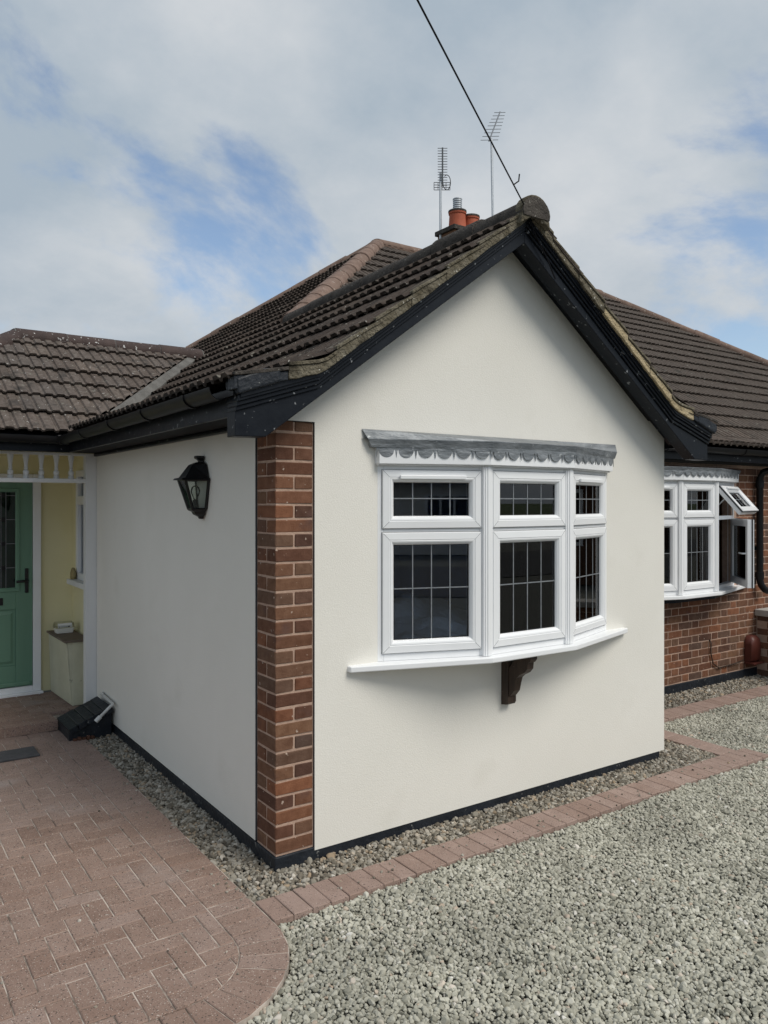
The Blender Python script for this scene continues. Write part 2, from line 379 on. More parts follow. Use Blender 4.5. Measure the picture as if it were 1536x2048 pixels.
def paver_piece(poly, mat, parent, top=PZ, rng=random, name='paver', gap=0.0026, dep=0.03):
    poly = [tuple(p) for p in poly]
    if sum((q[0] - p[0]) * (q[1] + p[1]) for p, q in zip(poly, poly[1:] + poly[:1])) > 0: poly = poly[::-1]
    a = shrink(poly, gap); b = shrink(poly, gap + 0.004)
    if len(a) < 3: return None
    if len(b) != len(a):
        cc = (sum(p[0] for p in a) / len(a), sum(p[1] for p in a) / len(a)); b = [(cc[0] + (p[0] - cc[0]) * 0.93, cc[1] + (p[1] - cc[1]) * 0.93) for p in a]
    c = (sum(p[0] for p in a) / len(a), sum(p[1] for p in a) / len(a))
    n = len(a); h = rng.uniform(-0.0018, 0.0018); tx, ty = rng.uniform(-.012, .012), rng.uniform(-.012, .012)
    def zz(p): return h + tx * (p[0] - c[0]) + ty * (p[1] - c[1])
    vs = [(p[0] - c[0], p[1] - c[1], -dep) for p in a] + [(p[0] - c[0], p[1] - c[1], zz(p) - 0.003) for p in a] + [(p[0] - c[0], p[1] - c[1], zz(p)) for p in b]
    fs = [(i, (i + 1) % n, n + (i + 1) % n, n + i) for i in range(n)] + [(n + i, n + (i + 1) % n, 2 * n + (i + 1) % n, 2 * n + i) for i in range(n)] + [tuple(range(2 * n, 3 * n))]
    return vs, fs, (c[0], c[1], top)
def emit(pieces, mat, parent, name, limit=300):
    """nearest pieces become objects, the rest one joined mesh"""
    cx, cy = camo.location.x, camo.location.y
    pieces = sorted([p for p in pieces if p], key=lambda p: math.hypot(p[2][0] - cx, p[2][1] - cy))
    o0 = origin_of(parent)
    for vs, fs, loc in pieces[:limit]:
        me = bpy.data.meshes.new(name); me.from_pydata(vs, [], fs); me.materials.append(MATS[mat])
        o = link(name, me, parent); o.location = Vector(loc) - o0
    if len(pieces) > limit:
        mb = MB()
        for vs, fs, loc in pieces[limit:]: mb.add([(v[0] + loc[0], v[1] + loc[1], v[2] + loc[2]) for v in vs], fs)
        tag(mb.build(name, mat, parent), kind='stuff')
pieces = []
p = 0.1
for i in range(-40, 40):
    for j in range(-40, 60):
        # 90 degree herringbone: cell (i,j) mod 4
        k = (i - j) % 4
        x, y = -0.432 + i * p + 0.03, j * p + 0.02
        rect = None
        if k == 0: rect = [(x, y), (x + 2 * p, y), (x + 2 * p, y + p), (x, y + p)]
        elif k == 3: rect = [(x, y), (x + p, y), (x + p, y + 2 * p), (x, y + 2 * p)]
        if rect is None: continue
        if x > 0 or x < XL - 0.3 or y < -1.2 or y > 3.4: continue
        poly = rect
        for a, b in zip(field, field[1:] + field[:1]):
            poly = clip_poly(poly, a, b)
            if len(poly) < 3: break
        if len(poly) >= 3 and area(poly) > 0.0006: pieces.append(paver_piece(poly, 'paver', path))
# border soldier course along the gravel, then round the corner, then along the front
y = -0.45
while y < 3.25:
    pieces.append(paver_piece([(-0.432, y), (-0.228, y), (-0.228, min(y + 0.1, 3.26)), (-0.432, min(y + 0.1, 3.26))], 'paver', path)); y += 0.1
NA = 7
for k in range(NA):
    a0, a1 = -90 * k / NA, -90 * (k + 1) / NA
    am = (a0 + a1) / 2
    pr = lambda r, a: (CX + r * math.cos(R(a)), CY + r * math.sin(R(a)))
    pieces.append(paver_piece([pr(0.338, a0), pr(0.338, a1), pr(0.542, a1), pr(0.546, am), pr(0.542, a0)], 'paver', path))
x = CX
while x > XL:
    pieces.append(paver_piece([(x - 0.1, CY - 0.542), (x, CY - 0.542), (x, CY - 0.338), (x - 0.1, CY - 0.338)], 'paver', path)); x -= 0.1
emit(pieces, 'paver', path, 'paver')

# ---- porch step and floor
FZ = 0.09
step = MB().prism([(-2.4, 3.262), (-0.362, 3.262), (-0.362, 4.42), (-2.4, 4.42)], 'z', -0.03, FZ - 0.005).build('porch_step', 'joint_sand'); tag(step, kind='structure')
pieces = []
x = -0.36
while x > -2.3:       # nosing row of headers
    pieces.append(paver_piece([(x - 0.2, 3.255), (x, 3.255), (x, 3.36), (x - 0.2, 3.36)], 'paver', step, top=FZ, dep=0.078)); x -= 0.2
for r in range(11):
    y = 3.36 + r * 0.1; x = -0.0 - (r % 2) * 0.1
    while x > -2.3:
        pl = [(x - 0.2, y), (x, y), (x, y + 0.1), (x - 0.2, y + 0.1)]
        pl = clip_poly(pl, (-0.03 if y > 3.5 else -0.36, 0), (-0.03 if y > 3.5 else -0.36, 9))
        if len(pl) > 2 and area(pl) > 0.001 and y + 0.1 < 4.45: pieces.append(paver_piece(pl, 'paver', step, top=FZ))
        x -= 0.2
emit(pieces, 'paver', step, 'paver', 120)
pad = MB().box(-0.36, 0.0, 3.42, 4.42, -0.03, FZ - 0.03).build('porch_floor', 'joint_sand'); tag(pad, kind='structure')

# ---- edging rows in the gravel
def edging_row(name, polys):
    xs = [p[0] for q in polys for p in q]; ys = [p[1] for q in polys for p in q]
    b = MB().box(min(xs) + .01, max(xs) - .01, min(ys) + .01, max(ys) - .01, -0.028, 0.004).build(name, 'joint_sand'); tag(b, kind='structure')
    emit([paver_piece(q, 'edging', b, top=0.011, gap=0.0018) for q in polys], 'edging', b, 'edging_brick')
rowa = []; x = -0.222
while x < 3.78:
    rowa.append([(x, -0.432), (x + 0.1, -0.432), (x + 0.1, -0.222), (x, -0.222)]); x += 0.1
edging_row('edging_front', rowa)
rowb = []; y = -0.22
while y < 0.55:
    rowb.append([(3.57, y), (3.78, y), (3.78, y + 0.1), (3.57, y + 0.1)]); y += 0.1
edging_row('edging_return', rowb)
rowc = []; x = 3.3
while x < 6.3:
    rowc.append([(x, 0.60), (x + 0.1, 0.60), (x + 0.1, 0.81), (x, 0.81)]); x += 0.1
edging_row('edging_side', rowc)
dm = MB().box(-1.02, -0.62, 2.62, 2.86, PZ + 0.001, PZ + 0.016).build('drain_cover', 'slate', bevel=0.004)
tag(dm, 'flat dark grey slate slab lying on the brick paving by the step', 'slab')

# ---- gravel: real stones
stones = {}
def stone_collection(mat):
    c = bpy.data.collections.new('stones_' + mat)
    for k in range(12):
        rg = random.Random(100 + k)
        bm = bmesh.new(); bmesh.ops.create_icosphere(bm, subdivisions=3, radius=1.0)
        planes = [(Vector((rg.gauss(0, 1), rg.gauss(0, 1), rg.gauss(0, 1))).normalized(), rg.uniform(0.55, 0.86)) for _ in range(9)]
        for v in bm.verts:
            for nn, d in planes:
                t = v.co.dot(nn) - d
                if t > 0: v.co -= nn * t
            v.co = Vector((v.co.x * 1.0, v.co.y * (0.72 + 0.2 * rg.random() * 0 + 0.03 * k % 0.2), v.co.z * 0.66))
        me = bpy.data.meshes.new('stone'); bm.to_mesh(me); bm.free(); me.materials.append(MATS[mat])
        me.polygons.foreach_set('use_smooth', [True] * len(me.polygons)); me.set_sharp_from_angle(angle=R(28))
        c.objects.link(bpy.data.objects.new('stone', me))
    return c
def gravel(name, pts, scl, mat, label):
    n = len(pts)
    me = bpy.data.meshes.new(name); me.vertices.add(n); me.vertices.foreach_set('co', pts.astype(np.float32).ravel())
    rg = np.random.default_rng(5)
    a = me.attributes.new('rot', 'FLOAT_VECTOR', 'POINT'); a.data.foreach_set('vector', np.stack([rg.normal(0, .5, n), rg.normal(0, .5, n), rg.uniform(0, 6.28, n)], 1).astype(np.float32).ravel())
    a = me.attributes.new('scl', 'FLOAT', 'POINT'); a.data.foreach_set('value', scl.astype(np.float32))
    a = me.attributes.new('idx', 'INT', 'POINT'); a.data.foreach_set('value', rg.integers(0, 12, n).astype(np.int32))
    o = link(name, me); me.materials.append(MATS[mat])
    ng = bpy.data.node_groups.new(name, 'GeometryNodeTree')
    ng.interface.new_socket('Geometry', in_out='INPUT', socket_type='NodeSocketGeometry'); ng.interface.new_socket('Geometry', in_out='OUTPUT', socket_type='NodeSocketGeometry')
    N, L = ng.nodes, ng.links
    gi = N.new('NodeGroupInput'); go = N.new('NodeGroupOutput'); ip = N.new('GeometryNodeInstanceOnPoints'); ci = N.new('GeometryNodeCollectionInfo')
    ci.inputs['Collection'].default_value = stone_collection(mat); ci.inputs['Separate Children'].default_value = True; ci.inputs['Reset Children'].default_value = True
    def at(nm, ty):
        q = N.new('GeometryNodeInputNamedAttribute'); q.data_type = ty; q.inputs['Name'].default_value = nm; return q.outputs['Attribute']
    er = N.new('FunctionNodeEulerToRotation'); L.new(at('rot', 'FLOAT_VECTOR'), er.inputs[0])
    L.new(gi.outputs[0], ip.inputs['Points']); L.new(ci.outputs[0], ip.inputs['Instance']); ip.inputs['Pick Instance'].default_value = True
    L.new(at('idx', 'INT'), ip.inputs['Instance Index']); L.new(er.outputs[0], ip.inputs['Rotation']); L.new(at('scl', 'FLOAT'), ip.inputs['Scale'])
    L.new(ip.outputs[0], go.inputs[0])
    md = o.modifiers.new('stones', 'NODES'); md.node_group = ng
    tag(o, label, 'gravel', kind='stuff'); return o
rg = np.random.default_rng(3)
def scatter(x0, x1, y0, y1, sp):
    gx, gy = np.meshgrid(np.arange(x0, x1, sp), np.arange(y0, y1, sp))
    pt = np.stack([gx.ravel(), gy.ravel()], 1); return pt + rg.uniform(-0.55, 0.55, pt.shape) * sp
def camspace(p):
    d = p - np.array([camo.location.x, camo.location.y]); return d @ np.array([.567, .8237]), d @ np.array([.8237, -.567])
def bumps(p):
    return 0.006 * np.sin(p[:, 0] * 3.1 + np.sin(p[:, 1] * 2.3)) * np.cos(p[:, 1] * 2.7 + 1.0)
# driveway
P = scatter(-1.4, 7.6, -3.4, 0.60, 0.0138)
Fd, Rd = camspace(P)
keep = (Fd > 2.15) & (np.abs(Rd) < 0.50 * Fd + 0.75)
m = 0.004
in_border = (P[:, 0] < 3.78 + m) & (P[:, 0] > -0.23) & (P[:, 1] > -0.432 - m)
r_ = np.hypot(P[:, 0] - CX, P[:, 1] - CY)
in_path = ((P[:, 0] < -0.225) & (P[:, 1] > CY - m)) | ((P[:, 0] < CX) & (P[:, 1] > CY - 0.545 - m)) | ((r_ < 0.545 + m) & (P[:, 1] <= CY) & (P[:, 0] >= CX))
keep &= ~in_border & ~in_path & (P[:, 1] < 0.597) & (P[:, 0] < 6.43)
P = P[keep]; n = len(P)
sc = np.clip(rg.lognormal(np.log(0.0106), 0.30, n), 0.0055, 0.023)
print('drive stones', n)
gravel('driveway_gravel', np.column_stack([P, -0.012 + bumps(P) + rg.uniform(-0.004, 0.007, n)]), sc, 'drive_stone', 'pale grey green stone chippings covering the driveway')
# border strips by the walls
Q = np.vstack([scatter(-0.226, 0.01, -0.22, 2.95, 0.0135), scatter(0.01, 3.56, -0.222, 0.02, 0.0135), scatter(3.17, 3.57, -0.222, 0.6, 0.0135), scatter(3.2, 6.45, 0.81, 1.2, 0.016)])
edge = np.minimum.reduce([np.abs(Q[:, 0] - 0.0) + (Q[:, 1] < 0) * 9, np.abs(Q[:, 1])])
edge = np.minimum(edge, 9)
st = np.vstack([np.column_stack([-0.23 - np.abs(rg.normal(0, 0.05, 70)), rg.uniform(-0.3, 2.8, 70)]), np.column_stack([rg.uniform(-0.2, 3.7, 90), rg.uniform(-0.43, -0.22, 90)]), np.column_stack([rg.uniform(-1.6, -0.3, 40), rg.uniform(-0.95, 1.5, 40)])])
Q = np.vstack([Q, st]); edge = np.concatenate([edge, np.full(len(st), 9.0)]); stray = np.arange(len(Q)) >= len(Q) - len(st)
n = len(Q); sc = np.clip(rg.lognormal(np.log(0.0118), 0.33, n), 0.005, 0.026)
gravel('border_gravel', np.column_stack([Q, np.where(stray, PZ + 0.002, -0.008 + rg.uniform(-0.006, 0.010, n) + 0.012 * np.exp(-edge / 0.06))]), np.where(stray, sc * 0.55, sc), 'border_stone', 'mixed brown and grey pebbles in narrow beds along the bungalow walls')

# ------------------------------------------------------------------ the bungalow
house = thing('bungalow', (0, 0, 0), 'white rendered bungalow with brick corner pier, bow windows and dark tiled gable roof', 'house')
WX = 3.19            # right edge of wing
APX = 1.566
# rendered front wall with the bay opening (pieces butt edge to edge)
OX0, OX1, OZ0, OZ1 = 0.66, 2.505, E - 0.875, E + 0.20
fw = MB(); y0, y1 = -0.008, 0.09
zb = 0.062
def gable_z(x): return min(E + 0.43 + 0.729 * (x + 0.06), E + 0.43 + 0.729 * (2 * APX + 0.06 - x)) if True else 0
fw.prism([(0.2250, zb), (OX0, zb), (OX0, E + 0.424), (0.2250, E + 0.424)], 'y', y0, y1)
fw.prism([(OX1, zb), (WX, zb), (WX, E + 0.424), (OX1, E + 0.424)], 'y', y0, y1)
fw.prism([(OX0, zb), (OX1, zb), (OX1, OZ0), (OX0, OZ0)], 'y', y0, y1)
fw.prism([(OX0, OZ1), (OX1, OZ1), (OX1, E + 0.424), (OX0, E + 0.424)], 'y', y0, y1)
fw.prism([(-0.012, E + 0.424), (WX, E + 0.424), (WX, gable_z(WX) + 0.06), (APX, gable_z(APX) + 0.02), (-0.012, gable_z(-0.012) + 0.03)], 'y', y0, y1)
fw.build('front_wall', 'render_white', house)
MB().box(WX - 0.1, WX, 0.09, 1.17, 0.062, E + 0.42).build('return_wall', 'render_white', house)
MB().box(-0.007, 0.1, 0.2250, 3.43, 0.088, E + 0.43).build('side_wall', 'render_white', house)
# thin edge beads beside the pier
MB().box(0.0, 0.2228, -0.007, 0.05, E + 0.4212, E + 0.4238).build('edge_bead', 'black_plastic', house)
MB().box(0.2229, 0.2249, -0.0075, 0.05, zb, E + 0.42).build('edge_bead', 'slate', house)
MB().box(-0.0065, 0.05, 0.2233, 0.2249, 0.088, E + 0.40).build('edge_bead', 'slate', house)
# plinth
pl = MB()
pl.prism([(-0.006, 3.0), (-0.006, -0.006), (WX - 0.05, -0.006), (WX - 0.05, 0.10), (0.1, 0.10), (0.1, 3.0)], 'z', -0.05, 0.079)
pl.prism([(3.1, 1.158), (6.5, 1.158), (6.5, 1.25), (3.1, 1.25)], 'z', -0.05, 0.085)
pl.build('plinth', 'black_plinth', house, bevel=0.006)
# brick pier
pier = MB().box(0.0045, 0.2228, 0.0045, 0.2232, 0.07, E + 0.418).build('brick_pier', 'mortar', house)
bm_st = [rounded_box_mesh('brick', 0.215, 0.1025, 0.0635, 'brick', 0.0035, 1, 0.0019, k) for k in range(4)]
bm_hd = [rounded_box_mesh('brick', 0.1025, 0.215, 0.0635, 'brick', 0.0035, 1, 0.0019, 10 + k) for k in range(4)]
def place(me, parent, x, y, z, name='brick', j=0.0012):
    o = link(name, me, parent); o.location = Vector((x, y, z)) - origin_of(parent)
    o.rotation_euler = (random.uniform(-.006, .006), random.uniform(-.006, .006), random.uniform(-.008, .008))
    return o
for k in range(30):
    z = 0.079 + 0.075 * k + 0.0425
    if k % 2 == 0:
        place(bm_st[k % 4], pier, 0.1085, 0.0520, z + random.uniform(-.001, .001)); place(bm_st[(k + 1) % 4], pier, 0.1085, 0.1645, z)
    else:
        place(bm_hd[k % 4], pier, 0.0520, 0.1085, z + random.uniform(-.001, .001)); place(bm_hd[(k + 2) % 4], pier, 0.1645, 0.1085, z)

# ------------------------------------------------------------------ roofs
S = 0.70
EX = -0.36                                  # eave line of the west slope
KR = 0.49                                   # sprocketed (flatter) foot of each slope
Z_R = E + 1.66; SKW = 0.08
RUN = APX - EX
Z_K = Z_R - S * (RUN - KR); Z_E = E + 0.551; KS = (Z_K - Z_E) / KR
def hgt(r): return Z_K + (r - KR) * S if r > KR else Z_E + r * KS
def hv(r): return hgt(r) + SKW * min(max(r / RUN, 0), 1)          # the wing's ridge rises a little towards the gable
def skew(r, y): return SKW * min(max(r / RUN, 0), 1) * min(max(1 - (y + 0.26) / 2.9, 0), 1)
SY = EX + 1.234                             # eave line of the main front slope
PY0 = 3.10                                  # eave line of the porch slope
PX, PYk = 4.497, 5.731; PX2 = 9.27
ZP = Z_R + S * (PX - APX)
def build_tile(seed, sx=0.2, L=0.375):
    rg = random.Random(seed)
    prof = [(0, 0.0), (0.010, 0.0), (0.020, 0.015), (0.072, 0.017), (0.084, 0.002), (0.104, 0.0), (0.116, 0.015), (0.170, 0.017), (0.183, 0.002), (0.206, 0.0)]
    th = 0.020
    vs = []; n = len(prof)
    for (u, h) in prof: vs.append((u, rg.uniform(-.003, .003), h + 0.034))
    for (u, h) in prof: vs.append((u, L, h - 0.002))
    for (u, h) in prof: vs.append((u, 0.004 + rg.uniform(-.003, .003), h + 0.034 - th))
    fs = []
    for i in range(n - 1):
        fs.append((i, i + 1, n + i + 1, n + i)); fs.append((2 * n + i, 2 * n + i + 1, i + 1, i))
    fs.append((2 * n, 0, n)); fs.append((n - 1, 3 * n - 1, 2 * n - 1))
    return vs, fs
TV = [build_tile(k) for k in range(5)]
tile_meshes = {}
def tile_mesh(k, mat):
    if (k, mat) not in tile_meshes:
        me = bpy.data.meshes.new('tile'); me.from_pydata(*[TV[k][0], [], TV[k][1]]); me.materials.append(MATS[mat]); tile_meshes[(k, mat)] = me
    return tile_meshes[(k, mat)]
GA = 0.287
sk = [(0.0, 0.0)]
l1 = math.hypot(KR, Z_K - Z_E); c2 = math.hypot(1, S)
def r_of(s): return s / l1 * KR if s < l1 else KR + (s - l1) / c2
def roof_face(part, o, ud, rd, umin, umax, rmax, planes_of, mat, indiv, u_off=0.0, hf=None, sk=None):
    """tiles on a slope. o: eave origin, ud along the eave, rd up the slope (horizontal). planes_of(x,y)-> list of (point, normal) half-spaces to keep"""
    ud0, rd, o = Vector(ud), Vector(rd), Vector(o); stuff = MB(); k = 0; cnt = 0
    while r_of(k * GA) < rmax:
        r0 = r_of(k * GA); r1 = r_of(k * GA + 0.375)
        hh = hf or hgt
        def PT(u, r):
            q = o + rd * r + ud0 * u; q.z = hh(r) + (sk(r, q.y) if sk else 0.0); return q
        u = umin + u_off
        while u < umax:
            a0 = PT(u, r0); ud = (PT(u + 0.2, r0) - a0).normalized(); yd = (PT(u, r1) - a0).normalized(); zd = ud.cross(yd).normalized(); yd = zd.cross(ud)
            base = a0 + zd * random.uniform(-.0015, .0025)
            ang = random.uniform(-.012, .012)
            M = Matrix(((ud.x, yd.x, zd.x, base.x), (ud.y, yd.y, zd.y, base.y), (ud.z, yd.z, zd.z, base.z), (0, 0, 0, 1))) @ Matrix.Rotation(ang * 0.4, 4, 'Z') @ Matrix.Rotation(ang * 0.6, 4, 'X')
            cc = a0 + ud * 0.1 + yd * 0.15
            pls = planes_of(cc.x, cc.y)
            if pls is not None:
                corners = [M @ Vector(q) for q in ((0, 0, 0), (0.206, 0, 0), (0, 0.375, 0), (0.206, 0.375, 0))]
                st = 'in'
                for (pp, nn) in pls:
                    ds = [(c - Vector(pp)).dot(Vector(nn)) for c in corners]
                    if max(ds) < 0.005: st = 'out'; break
                    if min(ds) < 0: st = 'cut'
                vi = random.randrange(5)
                if st != 'out':
                    if st == 'cut':
                        bm = bmesh.new()
                        bv = [bm.verts.new(M @ Vector(q)) for q in TV[vi][0]]
                        for f in TV[vi][1]: bm.faces.new([bv[i] for i in f])
                        for (pp, nn) in pls:
                            bmesh.ops.bisect_plane(bm, geom=list(bm.verts) + list(bm.edges) + list(bm.faces), plane_co=pp, plane_no=nn, clear_inner=True)
                        bm.verts.index_update()
                        vs = [tuple(v.co) for v in bm.verts]; fs = [tuple(v.index for v in f.verts) for f in bm.faces]; bm.free()
                        if len(fs):
                            if indiv(cc): MB().add(vs, fs).build('tile', mat, part); cnt += 1
                            else: stuff.add(vs, fs)
                    elif indiv(cc):
                        t = link('tile', tile_mesh(vi, mat), part); t.matrix_local = M; cnt += 1
                    else:
                        stuff.add([tuple(M @ Vector(q)) for q in TV[vi][0]], TV[vi][1])
            u += 0.2
        k += 1
    if stuff.f:
        me = bpy.data.meshes.new('tile'); me.from_pydata(stuff.v, [], stuff.f); me.materials.append(MATS[mat])
        tag(link('tile', me, part), kind='stuff')
    print('tiles', part.name, cnt)
VY = -0.262                                  # verge line
# boarding under the tiles
def deck(name, pts, parent=house, mat='black_plastic', dz=-0.03):
    t = [(x, y, z + dz) for x, y, z in pts]; b = [(x, y, z + dz - 0.03) for x, y, z in pts]; n = len(pts)
    return MB().add(t + b, [tuple(range(n)), tuple(range(n, 2 * n))[::-1]] + [(i, n + i, n + (i + 1) % n, (i + 1) % n) for i in range(n)]).build(name, mat, parent)
ex, kx = EX + 0.03, EX + KR
def zW(x): return hgt(x - EX)
west = deck('roof_slope', [(kx, VY + .04, Z_K + skew(KR, -.26)), (APX, VY + .04, Z_R + SKW), (APX, 2.8, Z_R), (kx, 2.8, Z_K)], dz=-0.045)
deck('west_slope', [(kx, 2.8, Z_K), (APX, 2.8, Z_R), (PX, PYk, ZP), (APX, 8.66, Z_R), (kx, 8.66, Z_K)])
deck('roof_foot', [(ex, VY + .04, zW(ex)), (kx, VY + .04, Z_K), (kx, 3.6, Z_K), (ex, 3.13, zW(ex))])
main = deck('front_roof', [(APX, 2.8, Z_R), (3.49 - KR, SY + KR, Z_K), (13.9 - KR, SY + KR, Z_K), (PX2, PYk, ZP), (PX, PYk, ZP)])
deck('front_roof_foot', [(3.49 - KR, SY + KR, Z_K), (3.49, SY + .03, zW(EX + .03)), (13.9, SY + .03, zW(EX + .03)), (13.9 - KR, SY + KR, Z_K)])
deck('wing_right_slope', [(APX, VY + .04, Z_R + SKW), (2 * APX - kx, VY + .04, Z_K + skew(KR, -.26)), (2 * APX - kx, 1.4, Z_K), (APX, 2.85, Z_R)], dz=-0.05)
ZX = Z_R - S * RUN
deck('rear_roof', [(PX, PYk, ZP), (PX2, PYk, ZP), (14.13, 10.59, ZX), (-0.36, 10.59, ZX)])
deck('end_roof', [(PX2, PYk, ZP), (14.13, 10.59, ZX), (14.13, SY, ZX)])
PS = 0.645
def hp(r): return Z_E + PS * r
ZPR = hp(1.676)
VA, VB = Vector((-0.20, PY0, 0)), Vector((1.40, PY0 + 1.676, 0)); VD = (VB - VA).normalized(); VN = Vector((VD.y, -VD.x, 0))   # valley line and its right-hand normal
porch = deck('porch_roof', [(-2.06, PY0 + .03, hp(.03)), (-0.20, PY0 + .03, hp(.03)), (1.40, PY0 + 1.676, ZPR), (-0.42, PY0 + 1.676, ZPR)])
deck('porch_hip_slope', [(-2.096, PY0, Z_E), (-0.42, PY0 + 1.676, ZPR), (-2.096, PY0 + 3.352, Z_E)])
deck('porch_rear_slope', [(-0.42, PY0 + 1.676, ZPR), (1.40, PY0 + 1.676, ZPR), (2.9, PY0 + 3.352, Z_E), (-2.096, PY0 + 3.352, Z_E)])

def west_planes(x, y):
    ps = [((0, VY, 0), (0, 1, 0))]
    if x < APX - 0.02:
        if y < 3.1: ps.append(((APX - 0.02, 0, 0), (-1, 0, 0)))
        if y > 5.6: return None
        ps.append((tuple(VA + VN * 0.032), tuple(VN)))
    else:
        ps += [((0, 1.234, 0), (-0.7071, 0.7071, 0)), ((0, 2 * PYk - 1.234, 0), (-0.7071, -0.7071, 0))]
    return ps
ind = {'n': 0}
roof_face(west, (EX, 0, 0), (0, -1, 0), (1, 0, 0), -9.0, 0.26, 4.9, west_planes, 'tile', lambda c: c.y < 3.9 and c.x < APX + 0.05, u_off=0.06, sk=skew)
porch_planes = lambda x, y: [(tuple(VA - VN * 0.02), tuple(-VN)), ((-2.1, PY0, 0), (0.7071, -0.7071, 0)), ((0, 4.75, 0), (0, -1, 0))]
roof_face(porch, (0, PY0, 0), (1, 0, 0), (0, 1, 0), -2.2, 1.4, 1.68, porch_planes, 'tile_porch', lambda c: c.x > -1.35, hf=hp)
def main_planes(x, y):
    ps = [((0, PYk - .02, 0), (0, -1, 0)), ((PX2, PYk, 0), (-0.7071, -0.7071, 0))]
    if y < 2.85: ps.append(((3.49, SY, 0), (0.7071, 0.7071, 0)))
    else: ps.append(((0, 1.234, 0), (0.7071, -0.7071, 0)))
    if y > 2.4 and y < 3.3: ps.append(((0, 1.234, 0), (0.7071, -0.7071, 0)))
    return ps
roof_face(main, (0, SY, 0), (1, 0, 0), (0, 1, 0), 1.4, 14.0, 4.86, main_planes, 'tile_main', lambda c: c.y < 1.9 and 4.9 < c.x < 7.4)
right_planes = lambda x, y: [((0, VY, 0), (0, 1, 0)), ((3.49, SY, 0), (-0.7071, -0.7071, 0)), ((APX + .02, 0, 0), (1, 0, 0))]
wing_r = [o for o in house.children if o.name == 'wing_right_slope'][0]
roof_face(wing_r, (2 * APX - EX, 0, 0), (0, 1, 0), (-1, 0, 0), -0.262, 3.0, RUN, right_planes, 'tile', lambda c: False, sk=skew)

# ridge and hip tiles: half-round pieces with mortar joints
def caps(name, a, b, mat, rad=0.105, n=None, length=0.45, sink=0.035, parent=house, taper=0.0, mort='valley_mortar', flat=0.85):
    a, b = Vector(a), Vector(b); d = b - a; L = d.length; d.normalize(); n = n or max(1, round(L / length)); seg = L / n
    side = d.cross(Vector((0, 0, 1))).normalized(); up = side.cross(d).normalized()
    for k in range(n):
        mb = MB(); rings = []
        t0, t1 = k * seg + 0.004, (k + 1) * seg - 0.004
        j = random.uniform(-0.006, 0.006); jr = random.uniform(-.004, .004)
        for t, rr in ((t0, rad + jr), (t0 + 0.03, rad + jr), (t1 - 0.03, rad + jr - taper), (t1, rad + jr - taper)):
            c = a + d * t - up * (sink + j)
            outer = [tuple(c + side * (math.cos(q) * rr) + up * (math.sin(q) * rr * flat)) for q in [math.pi * (-0.12 + 1.24 * i / 12) for i in range(13)]]
            inner = [tuple(c + side * (math.cos(q) * (rr - .018)) + up * (math.sin(q) * (rr - .018) * flat)) for q in [math.pi * (1.12 - 1.24 * i / 12) for i in range(13)]]
            rings.append(outer + inner)
        mb.loft(rings); mb.build(name, mat, parent, smooth=True, autos=50)
    jm = MB()
    for k in range(n + 1):
        c = a + d * (k * seg) - up * sink; rr = rad - 0.004
        rings = [[tuple(c + d * e + side * (math.cos(q) * rr) + up * (math.sin(q) * rr * flat)) for q in [math.pi * (-0.1 + 1.2 * i / 12) for i in range(13)]] for e in (-0.012, 0.012)]
        jm.loft(rings)
    jm.build('ridge_mortar', mort, parent)
zcap = 0.008
caps('ridge_tile', (APX, VY - 0.03, Z_R + SKW + zcap), (APX, 2.75, Z_R + zcap), 'ridge_dark', 0.115, mort='ridge_dark', sink=0.03)
caps('hip_tile', (APX + 0.02, 2.82, Z_R + 0.03), (PX, PYk, ZP + 0.02), 'hip_brown', 0.12, length=0.40, taper=0.008, mort='hip_brown')
caps('hip_tile', (PX, PYk + 0.02, ZP + 0.02), (APX, 8.66, Z_R + 0.02), 'hip_brown', 0.105, mort='hip_brown')
caps('ridge_tile', (PX, PYk, ZP + 0.03), (PX2, PYk, ZP + 0.03), 'hip_brown', 0.105, mort='hip_brown')
caps('hip_tile', (PX2, PYk, ZP + 0.02), (13.8, SY + .3, hgt(.3) + 0.04), 'hip_brown', 0.105, mort='hip_brown')
caps('ridge_tile', (-0.44, 4.776, ZPR + .03), (1.46, 4.776, ZPR + .03), 'ridge_red', 0.105, n=4, mort='valley_mortar', sink=0.04)
caps('hip_tile', (-0.42, 4.776, ZPR + .03), (-1.95, 3.24, hp(.14) + 0.04), 'ridge_red', 0.10, mort='valley_mortar', sink=0.03)
# mortar plug under the front end of the ridge tile
mp = MB(); c = (APX, (Z_R + SKW) - 0.01)
mp.prism([(APX + math.cos(q) * 0.112, (Z_R + SKW) - 0.012 + math.sin(q) * 0.098) for q in [math.pi * (-0.05 + 1.1 * i / 12) for i in range(13)]] + [(APX - 0.12, (Z_R + SKW) - 0.10), (APX, (Z_R + SKW) - 0.03), (APX + 0.12, (Z_R + SKW) - 0.10)], 'y', VY - 0.037, VY + 0.03)
mp.build('ridge_end', 'verge_mortar', house, bevel=0.008)
# valley strip between porch and wing
vs = []
for t in [0.03 + 0.97 * i / 24 for i in range(25)]:
    c = VA + (VB - VA) * t; jj = random.uniform(-.006, .006)
    zl_ = max(hp(1.676 * t), hgt(c.x - EX))
    l_, m_, r_2 = c - VN * 0.022, c + VN * jj * .6, c + VN * (0.045 + jj)
    zr = hgt(r_2.x - EX) + 0.052
    vs.append([(l_.x, l_.y, zl_ + 0.03), (m_.x, m_.y, zl_ + 0.02), (r_2.x, r_2.y, zr), (r_2.x, r_2.y, zr - 0.10), (l_.x, l_.y, zl_ - 0.08)])
MB().loft(vs).build('valley_strip', 'valley_mortar', house)

